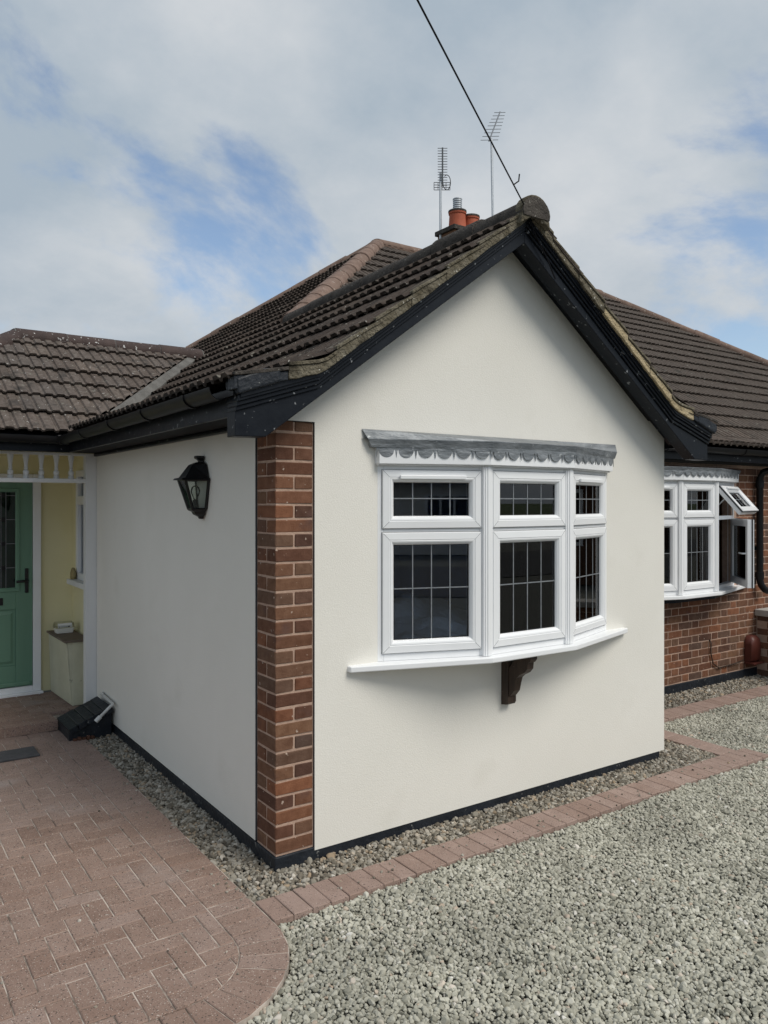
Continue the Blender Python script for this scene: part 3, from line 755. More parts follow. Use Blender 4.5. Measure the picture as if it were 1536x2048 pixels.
# verge: stepped mortar bedding along the front edge
def verge(sign, name_mats):
    ns = 8
    for k in range(ns):
        s0, s1 = k * GA + 0.02, (k + 1) * GA + 0.02
        r0, r1 = r_of(s0), min(r_of(s1), RUN - 0.02)
        if r0 >= RUN - 0.02: break
        m = 5; top = []; bot = []
        for i in range(m + 1):
            r = r0 + (r1 - r0) * i / m
            x = EX + r if sign > 0 else 2 * APX - EX - r
            top.append((x, hv(r) + 0.030 - 0.024 * i / m + random.uniform(-.002, .002)))
            bot.append((x, hv(r) - 0.036 + random.uniform(-.004, .004)))
        poly = top + bot[::-1]
        yj = random.uniform(-.004, .004)
        MB().prism(poly, 'y', VY + 0.004 + yj, VY + 0.08).build('verge_mortar', name_mats(k) if k else 'black_plinth', house, bevel=0.004)
        # tile edge lying over the mortar
        poly2 = [(p[0], p[1] + 0.019) for p in top] + [(p[0], p[1] + 0.001) for p in top[::-1]]
        MB().prism(poly2, 'y', VY - 0.004 + yj, VY + 0.12).build('verge_tile', 'verge_mortar' if k else 'ridge_dark', house, bevel=0.003)
verge(1, lambda k: 'verge_mortar')
verge(-1, lambda k: 'verge_new' if 0 < k < 5 else 'verge_mortar')

# barge boards with stepped mouldings
def zlow(x): return E + 0.315 + 0.7293 * (x + 0.151)
def bb(sign, name, off_lo, off_hi, yf, yb, end_x=-0.31):
    """front board between two offsets below the top line"""
    mir = (lambda x: x) if sign > 0 else (lambda x: 2 * APX - x)
    def topz(x): return E + 1.709 - 0.7458 * (APX - x) if x > 0.126 else E + 0.635 - 0.32 * (0.126 - x)
    if off_lo is None:      # main board: straight lower edge
        poly = [(end_x, E + 0.311), (-0.151, E + 0.315), (APX, zlow(APX)), (APX, topz(APX) - off_hi), (0.126, topz(0.126) - off_hi), (end_x, topz(end_x) - off_hi)]
    else:
        poly = [(end_x, topz(end_x) - off_lo), (0.126, topz(0.126) - off_lo), (APX, topz(APX) - off_lo), (APX, topz(APX) - off_hi), (0.126, topz(0.126) - off_hi), (end_x, topz(end_x) - off_hi)]
    return MB().prism([(mir(p[0]), p[1]) for p in poly], 'y', yf, yb).build(name, 'black_paint', house, bevel=0.004)
for sg in (1, -1):
    bb(sg, 'barge_board', None, 0.066, -0.200, -0.105)
    bb(sg, 'barge_moulding', 0.068, 0.046, -0.212, -0.11)
    bb(sg, 'barge_moulding', 0.047, 0.024, -0.224, -0.11)
    bb(sg, 'barge_moulding', 0.026, -0.006, -0.236, -0.10)
    mir = (lambda x: x) if sg > 0 else (lambda x: 2 * APX - x)
    tz = lambda x: E + 1.709 - 0.7458 * (APX - x) if x > 0.126 else E + 0.635 - 0.32 * (0.126 - x)
    xs_ = [-0.30, -0.1, 0.126, 0.6, 1.1, APX]
    poly = [(x, tz(x) - 0.012) for x in xs_] + [(x, max(hv(x - EX) - 0.030, tz(x) + 0.004)) for x in xs_[::-1]]
    MB().prism([(mir(p[0]), p[1]) for p in poly], 'y', -0.243, -0.11).build('undercloak_board', 'black_paint', house, bevel=0.003)
    # sloping soffit behind the board
    mir = (lambda x: x) if sg > 0 else (lambda x: 2 * APX - x)
    poly = [(-0.12, zlow(-0.12) + 0.09), (APX, zlow(APX) + 0.075), (APX, zlow(APX) + 0.12), (-0.12, zlow(-0.12) + 0.14)]
    MB().prism([(mir(p[0]), p[1]) for p in poly], 'y', -0.11, 0.0).build('verge_soffit', 'black_paint', house)
    # painted mortar blob and gutter stop at the foot
    xs = -0.30 if sg > 0 else 2 * APX + 0.30
    d = 1 if sg > 0 else -1
    MB().prism([(xs - d * .02, E + 0.50), (xs + d * 0.20, E + 0.575), (xs + d * 0.20, E + 0.64), (xs + d * .12, E + 0.635), (xs - d * .03, E + 0.575)], 'y', -0.262, -0.12).build('eave_flashing', 'black_plinth', house, bevel=0.012, seg=3)
# eaves: fascia, soffit, gutters
ZS = E + 0.425
fa = MB(); fa.box(-0.292, -0.27, -0.104, 3.17, ZS - 0.012, E + 0.545); fa.build('fascia', 'black_paint', house)
MB().box(-0.268, -0.008, -0.10, 3.43, ZS, ZS + 0.012).build('soffit', 'cable_black', house)
MB().box(-0.040, -0.0075, 0.23, 3.40, ZS - 0.028, ZS - 0.001).build('soffit_bead', 'black_paint', house, bevel=0.008)
MB().box(-2.3, -0.2705, 3.17, 3.192, ZS - 0.012, E + 0.52).build('fascia', 'black_paint', house)
MB().box(-2.3, -0.27, 3.193, 3.43, ZS, ZS + 0.012).build('soffit', 'cable_black', house)
MB().box(-2.3, 0.017, 3.51, 4.419, E + 0.44, E + 0.452).build('porch_ceiling', 'yellow_render', house)
MB().box(WX + 0.001, 7.6, SY + 0.07, SY + 0.092, ZS - 0.012, E + 0.52).build('fascia', 'black_paint', house)
MB().box(WX + 0.001, 7.6, SY + 0.093, 1.166, ZS, ZS + 0.012).build('soffit', 'cable_black', house)
MB().box(2 * APX + 0.27, 2 * APX + 0.292, -0.104, SY + 0.06, ZS - 0.012, E + 0.52).build('fascia', 'black_paint', house)
def gutter(p0, p1, out_dir, joints, name='gutter', rad=0.056):
    p0, p1, od = Vector(p0), Vector(p1), Vector(out_dir); d = (p1 - p0).normalized()
    def sect(c, r, t):
        o_ = [tuple(c + od * (math.cos(q) * r) + Vector((0, 0, math.sin(q) * r))) for q in [math.pi + math.pi * i / 12 for i in range(13)]]
        i_ = [tuple(c + od * (math.cos(q) * (r - t)) + Vector((0, 0, math.sin(q) * (r - t)))) for q in [2 * math.pi - math.pi * i / 12 for i in range(13)]]
        return o_ + i_
    g = MB().loft([sect(p0, rad, .004), sect(p1, rad, .004)]).build(name, 'black_plastic', house, smooth=True, autos=40)
    for t in joints:
        c = p0 + d * t
        MB().loft([sect(c - d * .016, rad + .007, .006), sect(c + d * .016, rad + .007, .006)]).build('gutter_clip', 'black_plastic', g, smooth=True, autos=40)
    return g
ZG = E + 0.542
gutter((-0.352, -0.12, ZG), (-0.352, 3.06, ZG - 0.012), (-1, 0, 0), [0.35, 1.05, 1.75, 2.5])
gutter((-2.3, 3.108, ZG - 0.012), (-0.30, 3.108, ZG - 0.012), (0, -1, 0), [1.2, 1.93])
MB().loft([[(-0.41, 3.05, ZG + .002), (-0.29, 3.05, ZG + .002), (-0.29, 3.17, ZG + .002), (-0.41, 3.17, ZG + .002)], [(-0.40, 3.06, ZG - .07), (-0.30, 3.06, ZG - .07), (-0.30, 3.16, ZG - .07), (-0.40, 3.16, ZG - .07)]]).build('gutter_corner', 'black_plastic', house, bevel=0.01)
gutter((3.36, SY + 0.01, ZG - 0.005), (7.6, SY + 0.01, ZG - 0.005), (0, -1, 0), [1.1, 2.35, 3.1])
gutter((2 * APX + 0.352, -0.12, ZG), (2 * APX + 0.352, SY, ZG - 0.012), (1, 0, 0), [0.4])

# ------------------------------------------------------------------ bow windows
def bay(name, X0, X1, yw, a0, a1, b, parent, label_open, lead_top):
    """three-facet bow window; openings per facet"""
    P = [(X0, yw), (X0 + a0, yw - b), (X1 - a1, yw - b), (X1, yw)]
    zs, zt = E - 0.885, E + 0.206
    frame = MB(); fac = []
    for i in range(3):
        p, q = Vector(P[i]), Vector(P[i + 1]); d = (q - p); w = d.length; d.normalize(); n = Vector((d.y, -d.x))
        def T(s, z, dd, p=p, d=d, n=n): return (p.x + d.x * s + n.x * dd, p.y + d.y * s + n.y * dd, z)
        fac.append((T, w))
        m0 = 0.035 if i == 0 else 0.045; m1 = 0.035 if i == 2 else 0.045
        frame.T = lambda s, z, dd, T=T: T(s, z, dd)
        bx = lambda s0, s1, z0, z1, d0, d1: frame.add([(s0, z0, d0), (s1, z0, d0), (s1, z1, d0), (s0, z1, d0), (s0, z0, d1), (s1, z0, d1), (s1, z1, d1), (s0, z1, d1)],
                                                      [(0, 3, 2, 1), (4, 5, 6, 7), (0, 1, 5, 4), (1, 2, 6, 5), (2, 3, 7, 6), (3, 0, 4, 7)])
        bx(0.0, m0, zs, zt, -0.06, 0.0); bx(w - m1, w, zs, zt, -0.06, 0.0)          # jambs
        bx(m0, w - m1, zs, zs + 0.045, -0.06, -0.001); bx(m0, w - m1, zt - 0.035, zt, -0.06, -0.001)   # sill rail, head
        bx(m0, w - m1, E - 0.176, E - 0.138, -0.06, -0.002)                          # transom
        frame.T = None
    for (px, py) in P[1:3]:            # corner posts with fluting
        for rr, hh in ((0.036, 0.0), (0.026, 0.006), (0.012, 0.011)):
            frame.box(px - rr, px + rr, py - hh - 0.012, py + 0.05, zs + 0.001, zt - 0.002 + hh * 0.1)
    fr = frame.build(name, 'upvc', parent, bevel=0.003)
    # sashes
    for i, (T, w) in enumerate(fac):
        m0 = 0.035 if i == 0 else 0.045; m1 = 0.035 if i == 2 else 0.045
        for (z0, z1, up) in ((E - 0.146, E + 0.183, True), (E - 0.842, E - 0.168, False)):
            s0, s1 = m0 - 0.008, w - m1 + 0.008
            Tl = T
            if label_open and i == 2:
                if up:      # top-hung, swung out
                    an = R(40)
                    def Tl(s, z, dd, T=T, z1=z1): return T(s, z1 - 0.02 - (z1 - z) * math.cos(an) + dd * math.sin(an), 0.03 + (z1 - z) * math.sin(an) + dd * math.cos(an))
                else:       # side-hung at the right, swung out
                    an = R(27)
                    def Tl(s, z, dd, T=T, s1=s1): return T(s1 - 0.01 - (s1 - s) * math.cos(an) + dd * math.sin(an), z, 0.02 + (s1 - s) * math.sin(an) + dd * math.cos(an))
            mb = MB(); prof = [(0.0, -0.05), (0.0, 0.006), (0.004, 0.012), (0.040, 0.014), (0.043, 0.010), (0.047, 0.012), (0.055, 0.010), (0.066, -0.002), (0.070, -0.012), (0.070, -0.05)]
            rings = [[Tl(s0 + i_, z0 + i_, dp), Tl(s1 - i_, z0 + i_, dp), Tl(s1 - i_, z1 - i_, dp), Tl(s0 + i_, z1 - i_, dp)] for i_, dp in prof]
            rings.append(rings[0]); mb.loft(rings, True, False); sash = mb.build('sash', 'upvc', fr)
            gm = 0.064
            mb = MB(); c = [(s0 + gm, z0 + gm), (s1 - gm, z0 + gm), (s1 - gm, z1 - gm), (s0 + gm, z1 - gm)]
            mb.loft([[Tl(s, z, -0.024) for s, z in c], [Tl(s, z, -0.018) for s, z in c]]); mb.build('pane', 'glass', fr)
            # black gasket round the pane
            mb = MB()
            gk = [(0.070, -0.016), (0.073, -0.016), (0.073, -0.0285), (0.070, -0.0285)]
            rings = [[Tl(s0 + i_, z0 + i_, dp), Tl(s1 - i_, z0 + i_, dp), Tl(s1 - i_, z1 - i_, dp), Tl(s0 + i_, z1 - i_, dp)] for i_, dp in gk]
            rings.append(rings[0]); mb.loft(rings, True, False); mb.build('gasket', 'black_plastic', fr)
            mb = MB()  # dark ring put in for the shadow in the gap between sash and frame
            gk = [(-0.0022, -0.012), (-0.0022, 0.003), (0.0004, 0.003), (0.0004, -0.012)]
            rings = [[Tl(s0 + i_, z0 + i_, dp), Tl(s1 - i_, z0 + i_, dp), Tl(s1 - i_, z1 - i_, dp), Tl(s0 + i_, z1 - i_, dp)] for i_, dp in gk]
            rings.append(rings[0]); mb.loft(rings, True, False); mb.build('gap_shadow', 'slate', fr)
            mb = MB()          # mitred corner joints
            for (sa, za, ds, dz_) in ((s0, z0, 1, 1), (s1, z0, -1, 1), (s1, z1, -1, -1), (s0, z1, 1, -1)):
                e = 0.0006
                q = [(0.004, 0.0125), (0.040, 0.0145), (0.040, 0.010), (0.004, 0.008)]
                mb.loft([[Tl(sa + ds * (i_ + sg_ * e), za + dz_ * (i_ - sg_ * e), dp) for i_, dp in q] for sg_ in (-1, 1)])
            mb.build('mitre_joint', 'lead_strip', fr)
            nc = 4 if not (i == 1 and False) else 3
            hw = 0.0032
            def strip(sa, sb, za, zb_, dz=0.0):
                m_ = MB(); cc = [(sa, za), (sb, za), (sb, zb_), (sa, zb_)]
                m_.loft([[Tl(s, z, -0.0178 + dz) for s, z in cc], [Tl(s, z, -0.0158 + dz) for s, z in cc]]); m_.build('lead_strip', 'lead_strip', fr)
            ga, gb = s0 + 0.072, s1 - 0.072
            for k in range(1, nc):
                s = ga + (gb - ga) * k / nc; strip(s - hw, s + hw, z0 + 0.07, z1 - 0.07)
            zm = (z0 + z1) / 2 + (0.004 if up else 0.02)
            strip(ga, gb, zm - hw, zm + hw, 0.0006)
            if up and i != 1:      # trickle vent
                m_ = MB(); cc = [(s0 + 0.10, z1 - 0.052), (s1 - 0.10, z1 - 0.052), (s1 - 0.10, z1 - 0.030), (s0 + 0.10, z1 - 0.030)]
                m_.loft([[Tl(s, z, 0.013) for s, z in cc], [Tl(s, z, 0.030) for s, z in cc]]); m_.build('trickle_vent', 'upvc', fr, bevel=0.003)
            if label_open and i == 2:
                if up:
                    m_ = MB(); m_.tube([T(0.05, z0 + 0.10, -0.01), T(0.05, z0 + 0.20, 0.09)], 0.007, 6); m_.tube([T(w - 0.06, z0 + 0.10, -0.01), T(w - 0.06, z0 + 0.20, 0.09)], 0.007, 6); m_.build('stay', 'galvanised', fr)
                else:
                    m_ = MB(); m_.tube([Tl(s0 + 0.04, (z0 + z1) / 2, -0.05), Tl(s0 + 0.04, (z0 + z1) / 2, -0.085), Tl(s0 + 0.15, (z0 + z1) / 2, -0.09)], 0.009, 6); m_.build('handle', 'upvc', fr)
    # head fascia, sill and lead
    def offs(d, ext=0.0):
        """outline of the bow pushed out by d"""
        dl = Vector((P[1][0] - P[0][0], P[1][1] - P[0][1])).normalized(); dr = Vector((P[3][0] - P[2][0], P[3][1] - P[2][1])).normalized()
        nl = Vector((dl.y, -dl.x)); nr = Vector((dr.y, -dr.x)); th = math.atan2(-dl.y, dl.x) / 2
        th2 = math.atan2(dr.y, dr.x) / 2
        return [(P[0][0] + nl.x * d - dl.x * 0, P[0][1] + nl.y * d), (P[1][0] - math.tan(th) * d * 1.0, P[1][1] - d), (P[2][0] + math.tan(th2) * d, P[2][1] - d), (P[3][0] + nr.x * d, P[3][1] + nr.y * d)]
    def slab(poly_out, z0, z1, nm, mat, bevel=0.003, x0=None, x1=None, hole=0.0):
        pts = list(poly_out)
        xa = pts[0][0] if x0 is None else x0; xb = pts[-1][0] if x1 is None else x1
        if x0 is not None:
            pts = [(x0, yw - 0.032)] + [pts[1], pts[2]] + [(x1, yw - 0.032)]
        pl_ = [(xa, yw + 0.05)] + pts + [(xb, yw + 0.05)]
        return MB().prism(pl_, 'z', z0, z1).build(nm, mat, fr, bevel=bevel)
    slab(offs(0.026), zt, zt + 0.008, 'head_trim', 'upvc')
    slab(offs(0.045), zt + 0.008, E + 0.318, 'head_board', 'upvc')
    slab(offs(0.062), zs - 0.034, zs - 0.0005, 'sill', 'upvc', bevel=0.006, x0=X0 - 0.195, x1=X1 + 0.19)
    # lead: sloping sheet, upright band, scalloped apron
    o1 = offs(0.052); o2 = offs(0.064)
    wallz = lead_top
    zl = E + 0.350 if lead_top > E + 0.36 else E + 0.338
    xa, xb = X0 - 0.105, X1 + 0.09
    m_ = MB(); seg = []
    top = [(xa, yw - 0.004), (P[1][0], yw - 0.004), (P[2][0], yw - 0.004), (xb, yw - 0.004)]
    low = [(X0 - 0.082, yw - 0.034)] + o2[1:3] + [(X1 + 0.07, yw - 0.034)]
    m_.loft([[(p[0], p[1], wallz) for p in top], [(p[0], p[1], zl) for p in low], [(p[0], p[1], zl - 0.004) for p in low], [(p[0], p[1] , wallz - 0.05) for p in top]], closed=False)
    for e in (0, 3): m_.add([(top[e][0], top[e][1], wallz), (low[e][0], low[e][1], zl), (low[e][0], yw + 0.01, zl)], [(0, 1, 2)])
    m_.build('lead_sheet', 'lead', fr)
    m_ = MB(); bot = [(X0 - 0.056, yw - 0.032)] + o1[1:3] + [(X1 + 0.05, yw - 0.032)]
    inn = [(X0 - 0.05, yw + 0.01)] + offs(0.046)[1:3] + [(X1 + 0.045, yw + 0.01)]
    m_.loft([[(p[0], p[1], zl - 0.002) for p in low], [(p[0], p[1], E + 0.304) for p in bot], [(p[0], p[1], E + 0.304) for p in inn], [(p[0], p[1], zl - 0.002) for p in inn]], closed=False)
    for e in (0, 3): m_.add([(low[e][0], low[e][1], zl - .002), (bot[e][0], bot[e][1], E + .304), (inn[e][0], inn[e][1], E + .304), (inn[e][0], inn[e][1], zl - .002)], [(0, 1, 2, 3)])
    m_.build('lead_band', 'lead', fr)
    # scallops
    m_ = MB(); oo = offs(0.0505)
    oo[0] = (oo[0][0] - 0.012, yw - 0.034); oo[3] = (oo[3][0] + 0.012, yw - 0.034)
    for i in range(3):
        p, q = Vector(oo[i]), Vector(oo[i + 1]); w = (q - p).length; d = (q - p).normalized(); n = Vector((d.y, -d.x))
        ns = 6; sw = w / ns
        for k in range(ns):
            pts = []
            s0_ = k * sw; zt_ = E + 0.312; zb_ = E + 0.266
            hw_ = sw * 0.385; cx_ = s0_ + sw * 0.5; rz = random.uniform(0.038, 0.043); zb_ = E + 0.290
            tw_ = sw * 0.5 - hw_
            pts = [(s0_, zt_), (s0_, zb_ - rz * 1.05 + random.uniform(-.004, .004)), (s0_ + tw_ * 0.5, zb_ - 0.004), (s0_ + tw_ * 0.82, zb_ + 0.004)]
            pts += [(cx_ + hw_ * math.cos(t), zb_ - rz * math.sin(t)) for t in [math.pi - math.pi * j / 12 for j in range(13)]]
            pts += [(s0_ + sw - tw_ * 0.82, zb_ + 0.004), (s0_ + sw - tw_ * 0.5, zb_ - 0.004), (s0_ + sw, zb_ - rz * 1.05), (s0_ + sw, zt_)]
            f0 = [(p.x + d.x * s + n.x * 0.0, p.y + d.y * s + n.y * 0.0, z) for s, z in pts]
            f1 = [(p.x + d.x * s + n.x * 0.0035, p.y + d.y * s + n.y * 0.0035, z) for s, z in pts]
            m_.loft([f0, f1])
    m_.build('scalloped_apron', 'lead', fr)
    return fr
bay1 = bay('bay_window', 0.623, 2.545, -0.008, 0.62, 0.62, 0.215, house, False, E + 0.404)
YB = 1.168
bay2 = bay('bay_window', 4.07, 6.03, YB, 0.69, 0.69, 0.225, house, True, E + 0.352)
# brackets under the sills
def bracket(x, yw, zt):
    w = 0.036
    post = MB().prism([(yw, zt), (yw - 0.060, zt), (yw - 0.060, zt - 0.312), (yw - 0.050, zt - 0.328), (yw, zt - 0.336)], 'x', x - w, x + w)
    br = post.build('bracket', 'dark_wood', house, bevel=0.003)
    K = 1.2
    prof = [(-0.045, -0.235), (-0.062, -0.222), (-0.085, -0.195), (-0.095, -0.155), (-0.105, -0.125), (-0.125, -0.108), (-0.160, -0.090), (-0.180, -0.068), (-0.184, -0.035), (-0.194, -0.032), (-0.207, -0.016), (-0.207, 0.0),
            (-0.10, 0.0), (-0.10, -0.026), (-0.045, -0.09)]
    MB().prism([(yw + p[0] * K, zt + p[1] * K) for p in prof], 'x', x - 0.028, x + 0.028).build('brace', 'dark_wood', br, bevel=0.003)
bracket(1.590, -0.008, E - 0.922)
bracket(4.42, YB, E - 0.922)
MB().prism([(4.1, YB), (4.72, YB - 0.20), (5.36, YB - 0.20), (6.0, YB)], 'z', E - 0.962, E - 0.9205).build('bay_base', 'black_paint', house)

# rooms behind the windows
def room(name, x0, x1, y0, y1, z0, z1, mat, holes):
    m_ = MB()
    m_.add([(x0, y1, z0), (x1, y1, z0), (x1, y1, z1), (x0, y1, z1)], [(0, 1, 2, 3)])
    m_.add([(x0, y0, z0), (x0, y1, z0), (x0, y1, z1), (x0, y0, z1)], [(0, 1, 2, 3)])
    m_.add([(x1, y0, z0), (x1, y1, z0), (x1, y1, z1), (x1, y0, z1)], [(0, 1, 2, 3)])
    m_.add([(x0, y0, z0), (x1, y0, z0), (x1, y1, z0), (x0, y1, z0)], [(0, 1, 2, 3)])
    m_.add([(x0, y0, z1), (x1, y0, z1), (x1, y1, z1), (x0, y1, z1)], [(0, 1, 2, 3)])
    return m_.build(name, mat, house)
room('interior', 0.12, 3.08, 0.092, 3.2, 0.1, E + 0.36, 'room_navy', None)
room('interior', 3.6, 6.4, YB + 0.12, 4.2, 0.1, E + 0.36, 'room_brown', None)

# ------------------------------------------------------------------ brick wall to the right, with opening
bw = MB(); yb0, yb1 = YB + 0.004, YB + 0.11
HX0, HX1 = 4.12, 5.98
bw.prism([(WX, 0.08), (HX0, 0.08), (HX0, E + 0.40), (WX, E + 0.40)], 'y', yb0, yb1)
bw.prism([(HX1, 0.08), (6.95, 0.08), (6.95, E + 0.40), (HX1, E + 0.40)], 'y', yb0, yb1)
bw.prism([(HX0, 0.08), (HX1, 0.08), (HX1, E - 0.89), (HX0, E - 0.89)], 'y', yb0, yb1)
bw.prism([(HX0, E + 0.2), (HX1, E + 0.2), (HX1, E + 0.40), (HX0, E + 0.40)], 'y', yb0, yb1)
bwo = bw.build('brick_wall', 'mortar', house)
b2s = [rounded_box_mesh('brick', 0.214, 0.05, 0.0635, 'brick', 0.0035, 1, 0.0019, 20 + k) for k in range(4)]
b2h = [rounded_box_mesh('brick', 0.1015, 0.05, 0.0635, 'brick', 0.0035, 1, 0.0019, 30 + k) for k in range(4)]
rest = MB(); cnt = 0
for k in range(29):
    z = 0.085 + 0.075 * k + 0.0425; x = 3.2 + (0.0 if k % 2 == 0 else 0.169); hd = False
    while x < 6.72:
        w = 0.1025 if hd else 0.215
        c = x + w / 2
        inwin = (z > E - 0.925) and (4.03 < c + w / 2 and c - w / 2 < 6.07)
        if inwin and z < E + 0.33:
            # trimmed brick beside the frame
            if c + w / 2 > 6.075 and c > 6.0:
                rest.box(6.078, c + w / 2, YB - 0.002, YB + 0.045, z - .0325, z + .0325)
        else:
            if c > 4.35 and cnt < 235:
                place(random.choice(b2h if hd else b2s), bwo, c, YB + 0.025, z); cnt += 1
            else: rest.box(c - w / 2, c + w / 2, YB, YB + 0.05, z - .0325, z + .0325)
        x += w + 0.0105; hd = not hd
tag(rest.build('brick', 'brick', bwo, bevel=0.003, seg=1), kind='stuff')
print('wall bricks', cnt)

# downpipe
dp = MB(); dp.tube([(6.46, SY + 0.02, ZG - 0.05), (6.46, SY + 0.02, ZG - 0.12), (6.45, SY + 0.06, ZG - 0.17), (6.44, YB - 0.09, ZG - 0.21), (6.43, YB - 0.055, ZG - 0.27), (6.43, YB - 0.055, E - 0.84), (6.44, YB - 0.065, E - 0.90), (6.47, YB - 0.085, E - 0.95), (6.53, YB - 0.09, E - 0.97)], 0.036, 12)
dpo = dp.build('downpipe', 'black_plastic', house, smooth=True, autos=50)
for zz in (E + 0.20, E - 0.80): MB().lathe([(0.036, -0.04), (0.044, -0.04), (0.044, 0.04), (0.036, 0.04)], (6.43, YB - 0.055, zz), 14).build('pipe_collar', 'black_plastic', dpo)
for zz in (E - 0.50,): MB().box(6.36, 6.50, YB - 0.02, YB - 0.001, zz - 0.02, zz + 0.02).build('pipe_bracket', 'black_plastic', dpo)

# ------------------------------------------------------------------ chimney
chx0, chx1, chy0, chy1 = 6.62, 7.95, 6.55, 7.0
ch = MB().box(chx0, chx1, chy0, chy1, ZP - 0.8, E + 4.59).build('chimney', 'brick', house)
MB().box(chx0 - 0.04, chx1 + 0.04, chy0 - 0.04, chy1 + 0.04, E + 4.59, E + 4.67).build('chimney_cap', 'ridge_dark', ch, bevel=0.01)
MB().loft([[(chx0, chy0, E + 4.67), (chx1, chy0, E + 4.67), (chx1, chy1, E + 4.67), (chx0, chy1, E + 4.67)], [(chx0 + .1, chy0 + .1, E + 4.72), (chx1 - .1, chy0 + .1, E + 4.72), (chx1 - .1, chy1 - .1, E + 4.72), (chx0 + .1, chy1 - .1, E + 4.72)]]).build('flaunching', 'coping', ch)
def pot(x, y, z0, h, cowl):
    p_ = MB().lathe([(0.155, 0), (0.150, 0.05), (0.138, h - 0.06), (0.152, h - 0.05), (0.155, h), (0.125, h), (0.12, h - 0.1)], (x, y, z0), 20).build('chimney_pot', 'terracotta', ch, smooth=True, autos=40)
    MB().lathe([(0.142, 0), (0.158, 0), (0.158, 0.03), (0.142, 0.03)], (x, y, z0 + h - 0.02), 20).build('pot_rim', 'ridge_dark', p_)
    if cowl:
        m_ = MB(); m_.lathe([(0.055, 0), (0.075, 0.0), (0.075, 0.06), (0.055, 0.06)], (x, y, z0 + h), 16)
        for k in range(4): m_.lathe([(0.06, 0), (0.078, 0.0), (0.078, 0.022), (0.06, 0.022)], (x, y, z0 + h + 0.07 + 0.035 * k), 16)
        m_.lathe([(0.05, -.16), (0.05, 0.0)], (x, y, z0 + h + 0.2), 10); m_.lathe([(0.082, 0), (0.082, 0.015), (0.03, 0.035)], (x, y, z0 + h + 0.205), 16)
        m_.build('cowl', 'galvanised', p_)
pot(6.85, 6.75, E + 4.68, 0.31, True)
pot(7.15, 6.75, E + 4.68, 0.28, False)

# ------------------------------------------------------------------ porch
pst = MB().box(-0.096, -0.0075, 3.432, 3.52, FZ, ZS - 0.001); pst.build('porch_post', 'white_paint', house, bevel=0.003)
MB().box(-0.0072, 0.02, 3.431, 3.53, FZ, ZS - 0.001).build('cover_strip', 'white_paint', house)
beam = MB().box(-2.3, -0.097, 3.44, 3.50, ZS - 0.022, ZS - 0.001).build('porch_beam', 'white_paint', house, bevel=0.003)
MB().box(-2.3, -0.097, 3.43, 3.51, E + 0.168, E + 0.204).build('rail', 'white_paint', beam, bevel=0.004)
prof = [(0.019, 0.0), (0.019, 0.018), (0.013, 0.024), (0.017, 0.034), (0.019, 0.048), (0.014, 0.058), (0.0095, 0.066), (0.014, 0.072), (0.0105, 0.080), (0.012, 0.105), (0.016, 0.140), (0.020, 0.155), (0.020, 0.172)]
x = -0.21
while x > -2.2:
    MB().lathe([(r_b * 1.3, z_b * 1.16) for r_b, z_b in prof], (x, 3.47, E + 0.2035), 14).build('baluster', 'white_paint', beam, smooth=True, autos=60); x -= 0.1195
# back wall, side wall
YD = 4.42
bk = MB(); bk.prism([(-0.275, FZ), (0.06, FZ), (0.06, E + 0.5), (-0.275, E + 0.5)], 'y', YD, YD + 0.1); bk.prism([(-2.3, FZ), (-1.28, FZ), (-1.28, E + 0.5), (-2.3, E + 0.5)], 'y', YD, YD + 0.1)
bk.prism([(-1.28, E + 0.27), (-0.275, E + 0.27), (-0.275, E + 0.5), (-1.28, E + 0.5)], 'y', YD, YD + 0.1); bk.build('porch_back_wall', 'yellow_render', house)
SX = 0.018
sw = MB()
WY0, WY1, WZ0, WZ1 = 3.56, 4.16, E - 0.72, E + 0.30
sw.prism([(3.531, FZ), (YD, FZ), (YD, WZ0), (3.531, WZ0)], 'x', SX, SX + 0.08)
sw.prism([(WY1, WZ0), (YD, WZ0), (YD, E + 0.5), (WY1, E + 0.5)], 'x', SX, SX + 0.08)
sw.prism([(3.531, WZ1), (WY1, WZ1), (WY1, E + 0.5), (3.531, E + 0.5)], 'x', SX, SX + 0.08)
sw.build('porch_side_wall', 'yellow_render', house)
wfr = MB()
for a in ((WY0 - .02, WY1, WZ0, WZ0 + .06), (WY0 - .02, WY1, WZ1 - .06, WZ1), (WY1 - .06, WY1, WZ0 + .06, WZ1 - .06), (WY0 - .02, WY0 + .04, WZ0 + .06, WZ1 - .06), (WY0 + .04, WY1 - .06, E - 0.02, E + 0.06)):
    wfr.box(SX - 0.03, SX + 0.05, a[0], a[1], a[2], a[3])
wf = wfr.build('porch_window', 'upvc', house, bevel=0.004)
MB().box(SX + 0.005, SX + 0.012, WY0, WY1 - .05, WZ0 + .05, WZ1 - .05).build('pane', 'glass', wf)
MB().box(SX + 0.09, SX + 0.1, WY0 - .1, WY1 + .1, WZ0 - .1, WZ1 + .1).build('room_backing', 'room_navy', wf)  # added sheet standing in for the dark room behind the pane
MB().box(SX - 0.10, SX - 0.001, 3.535, WY1 + 0.05, WZ0 - 0.05, WZ0 - 0.002).build('window_sill', 'white_paint', wf, bevel=0.004)
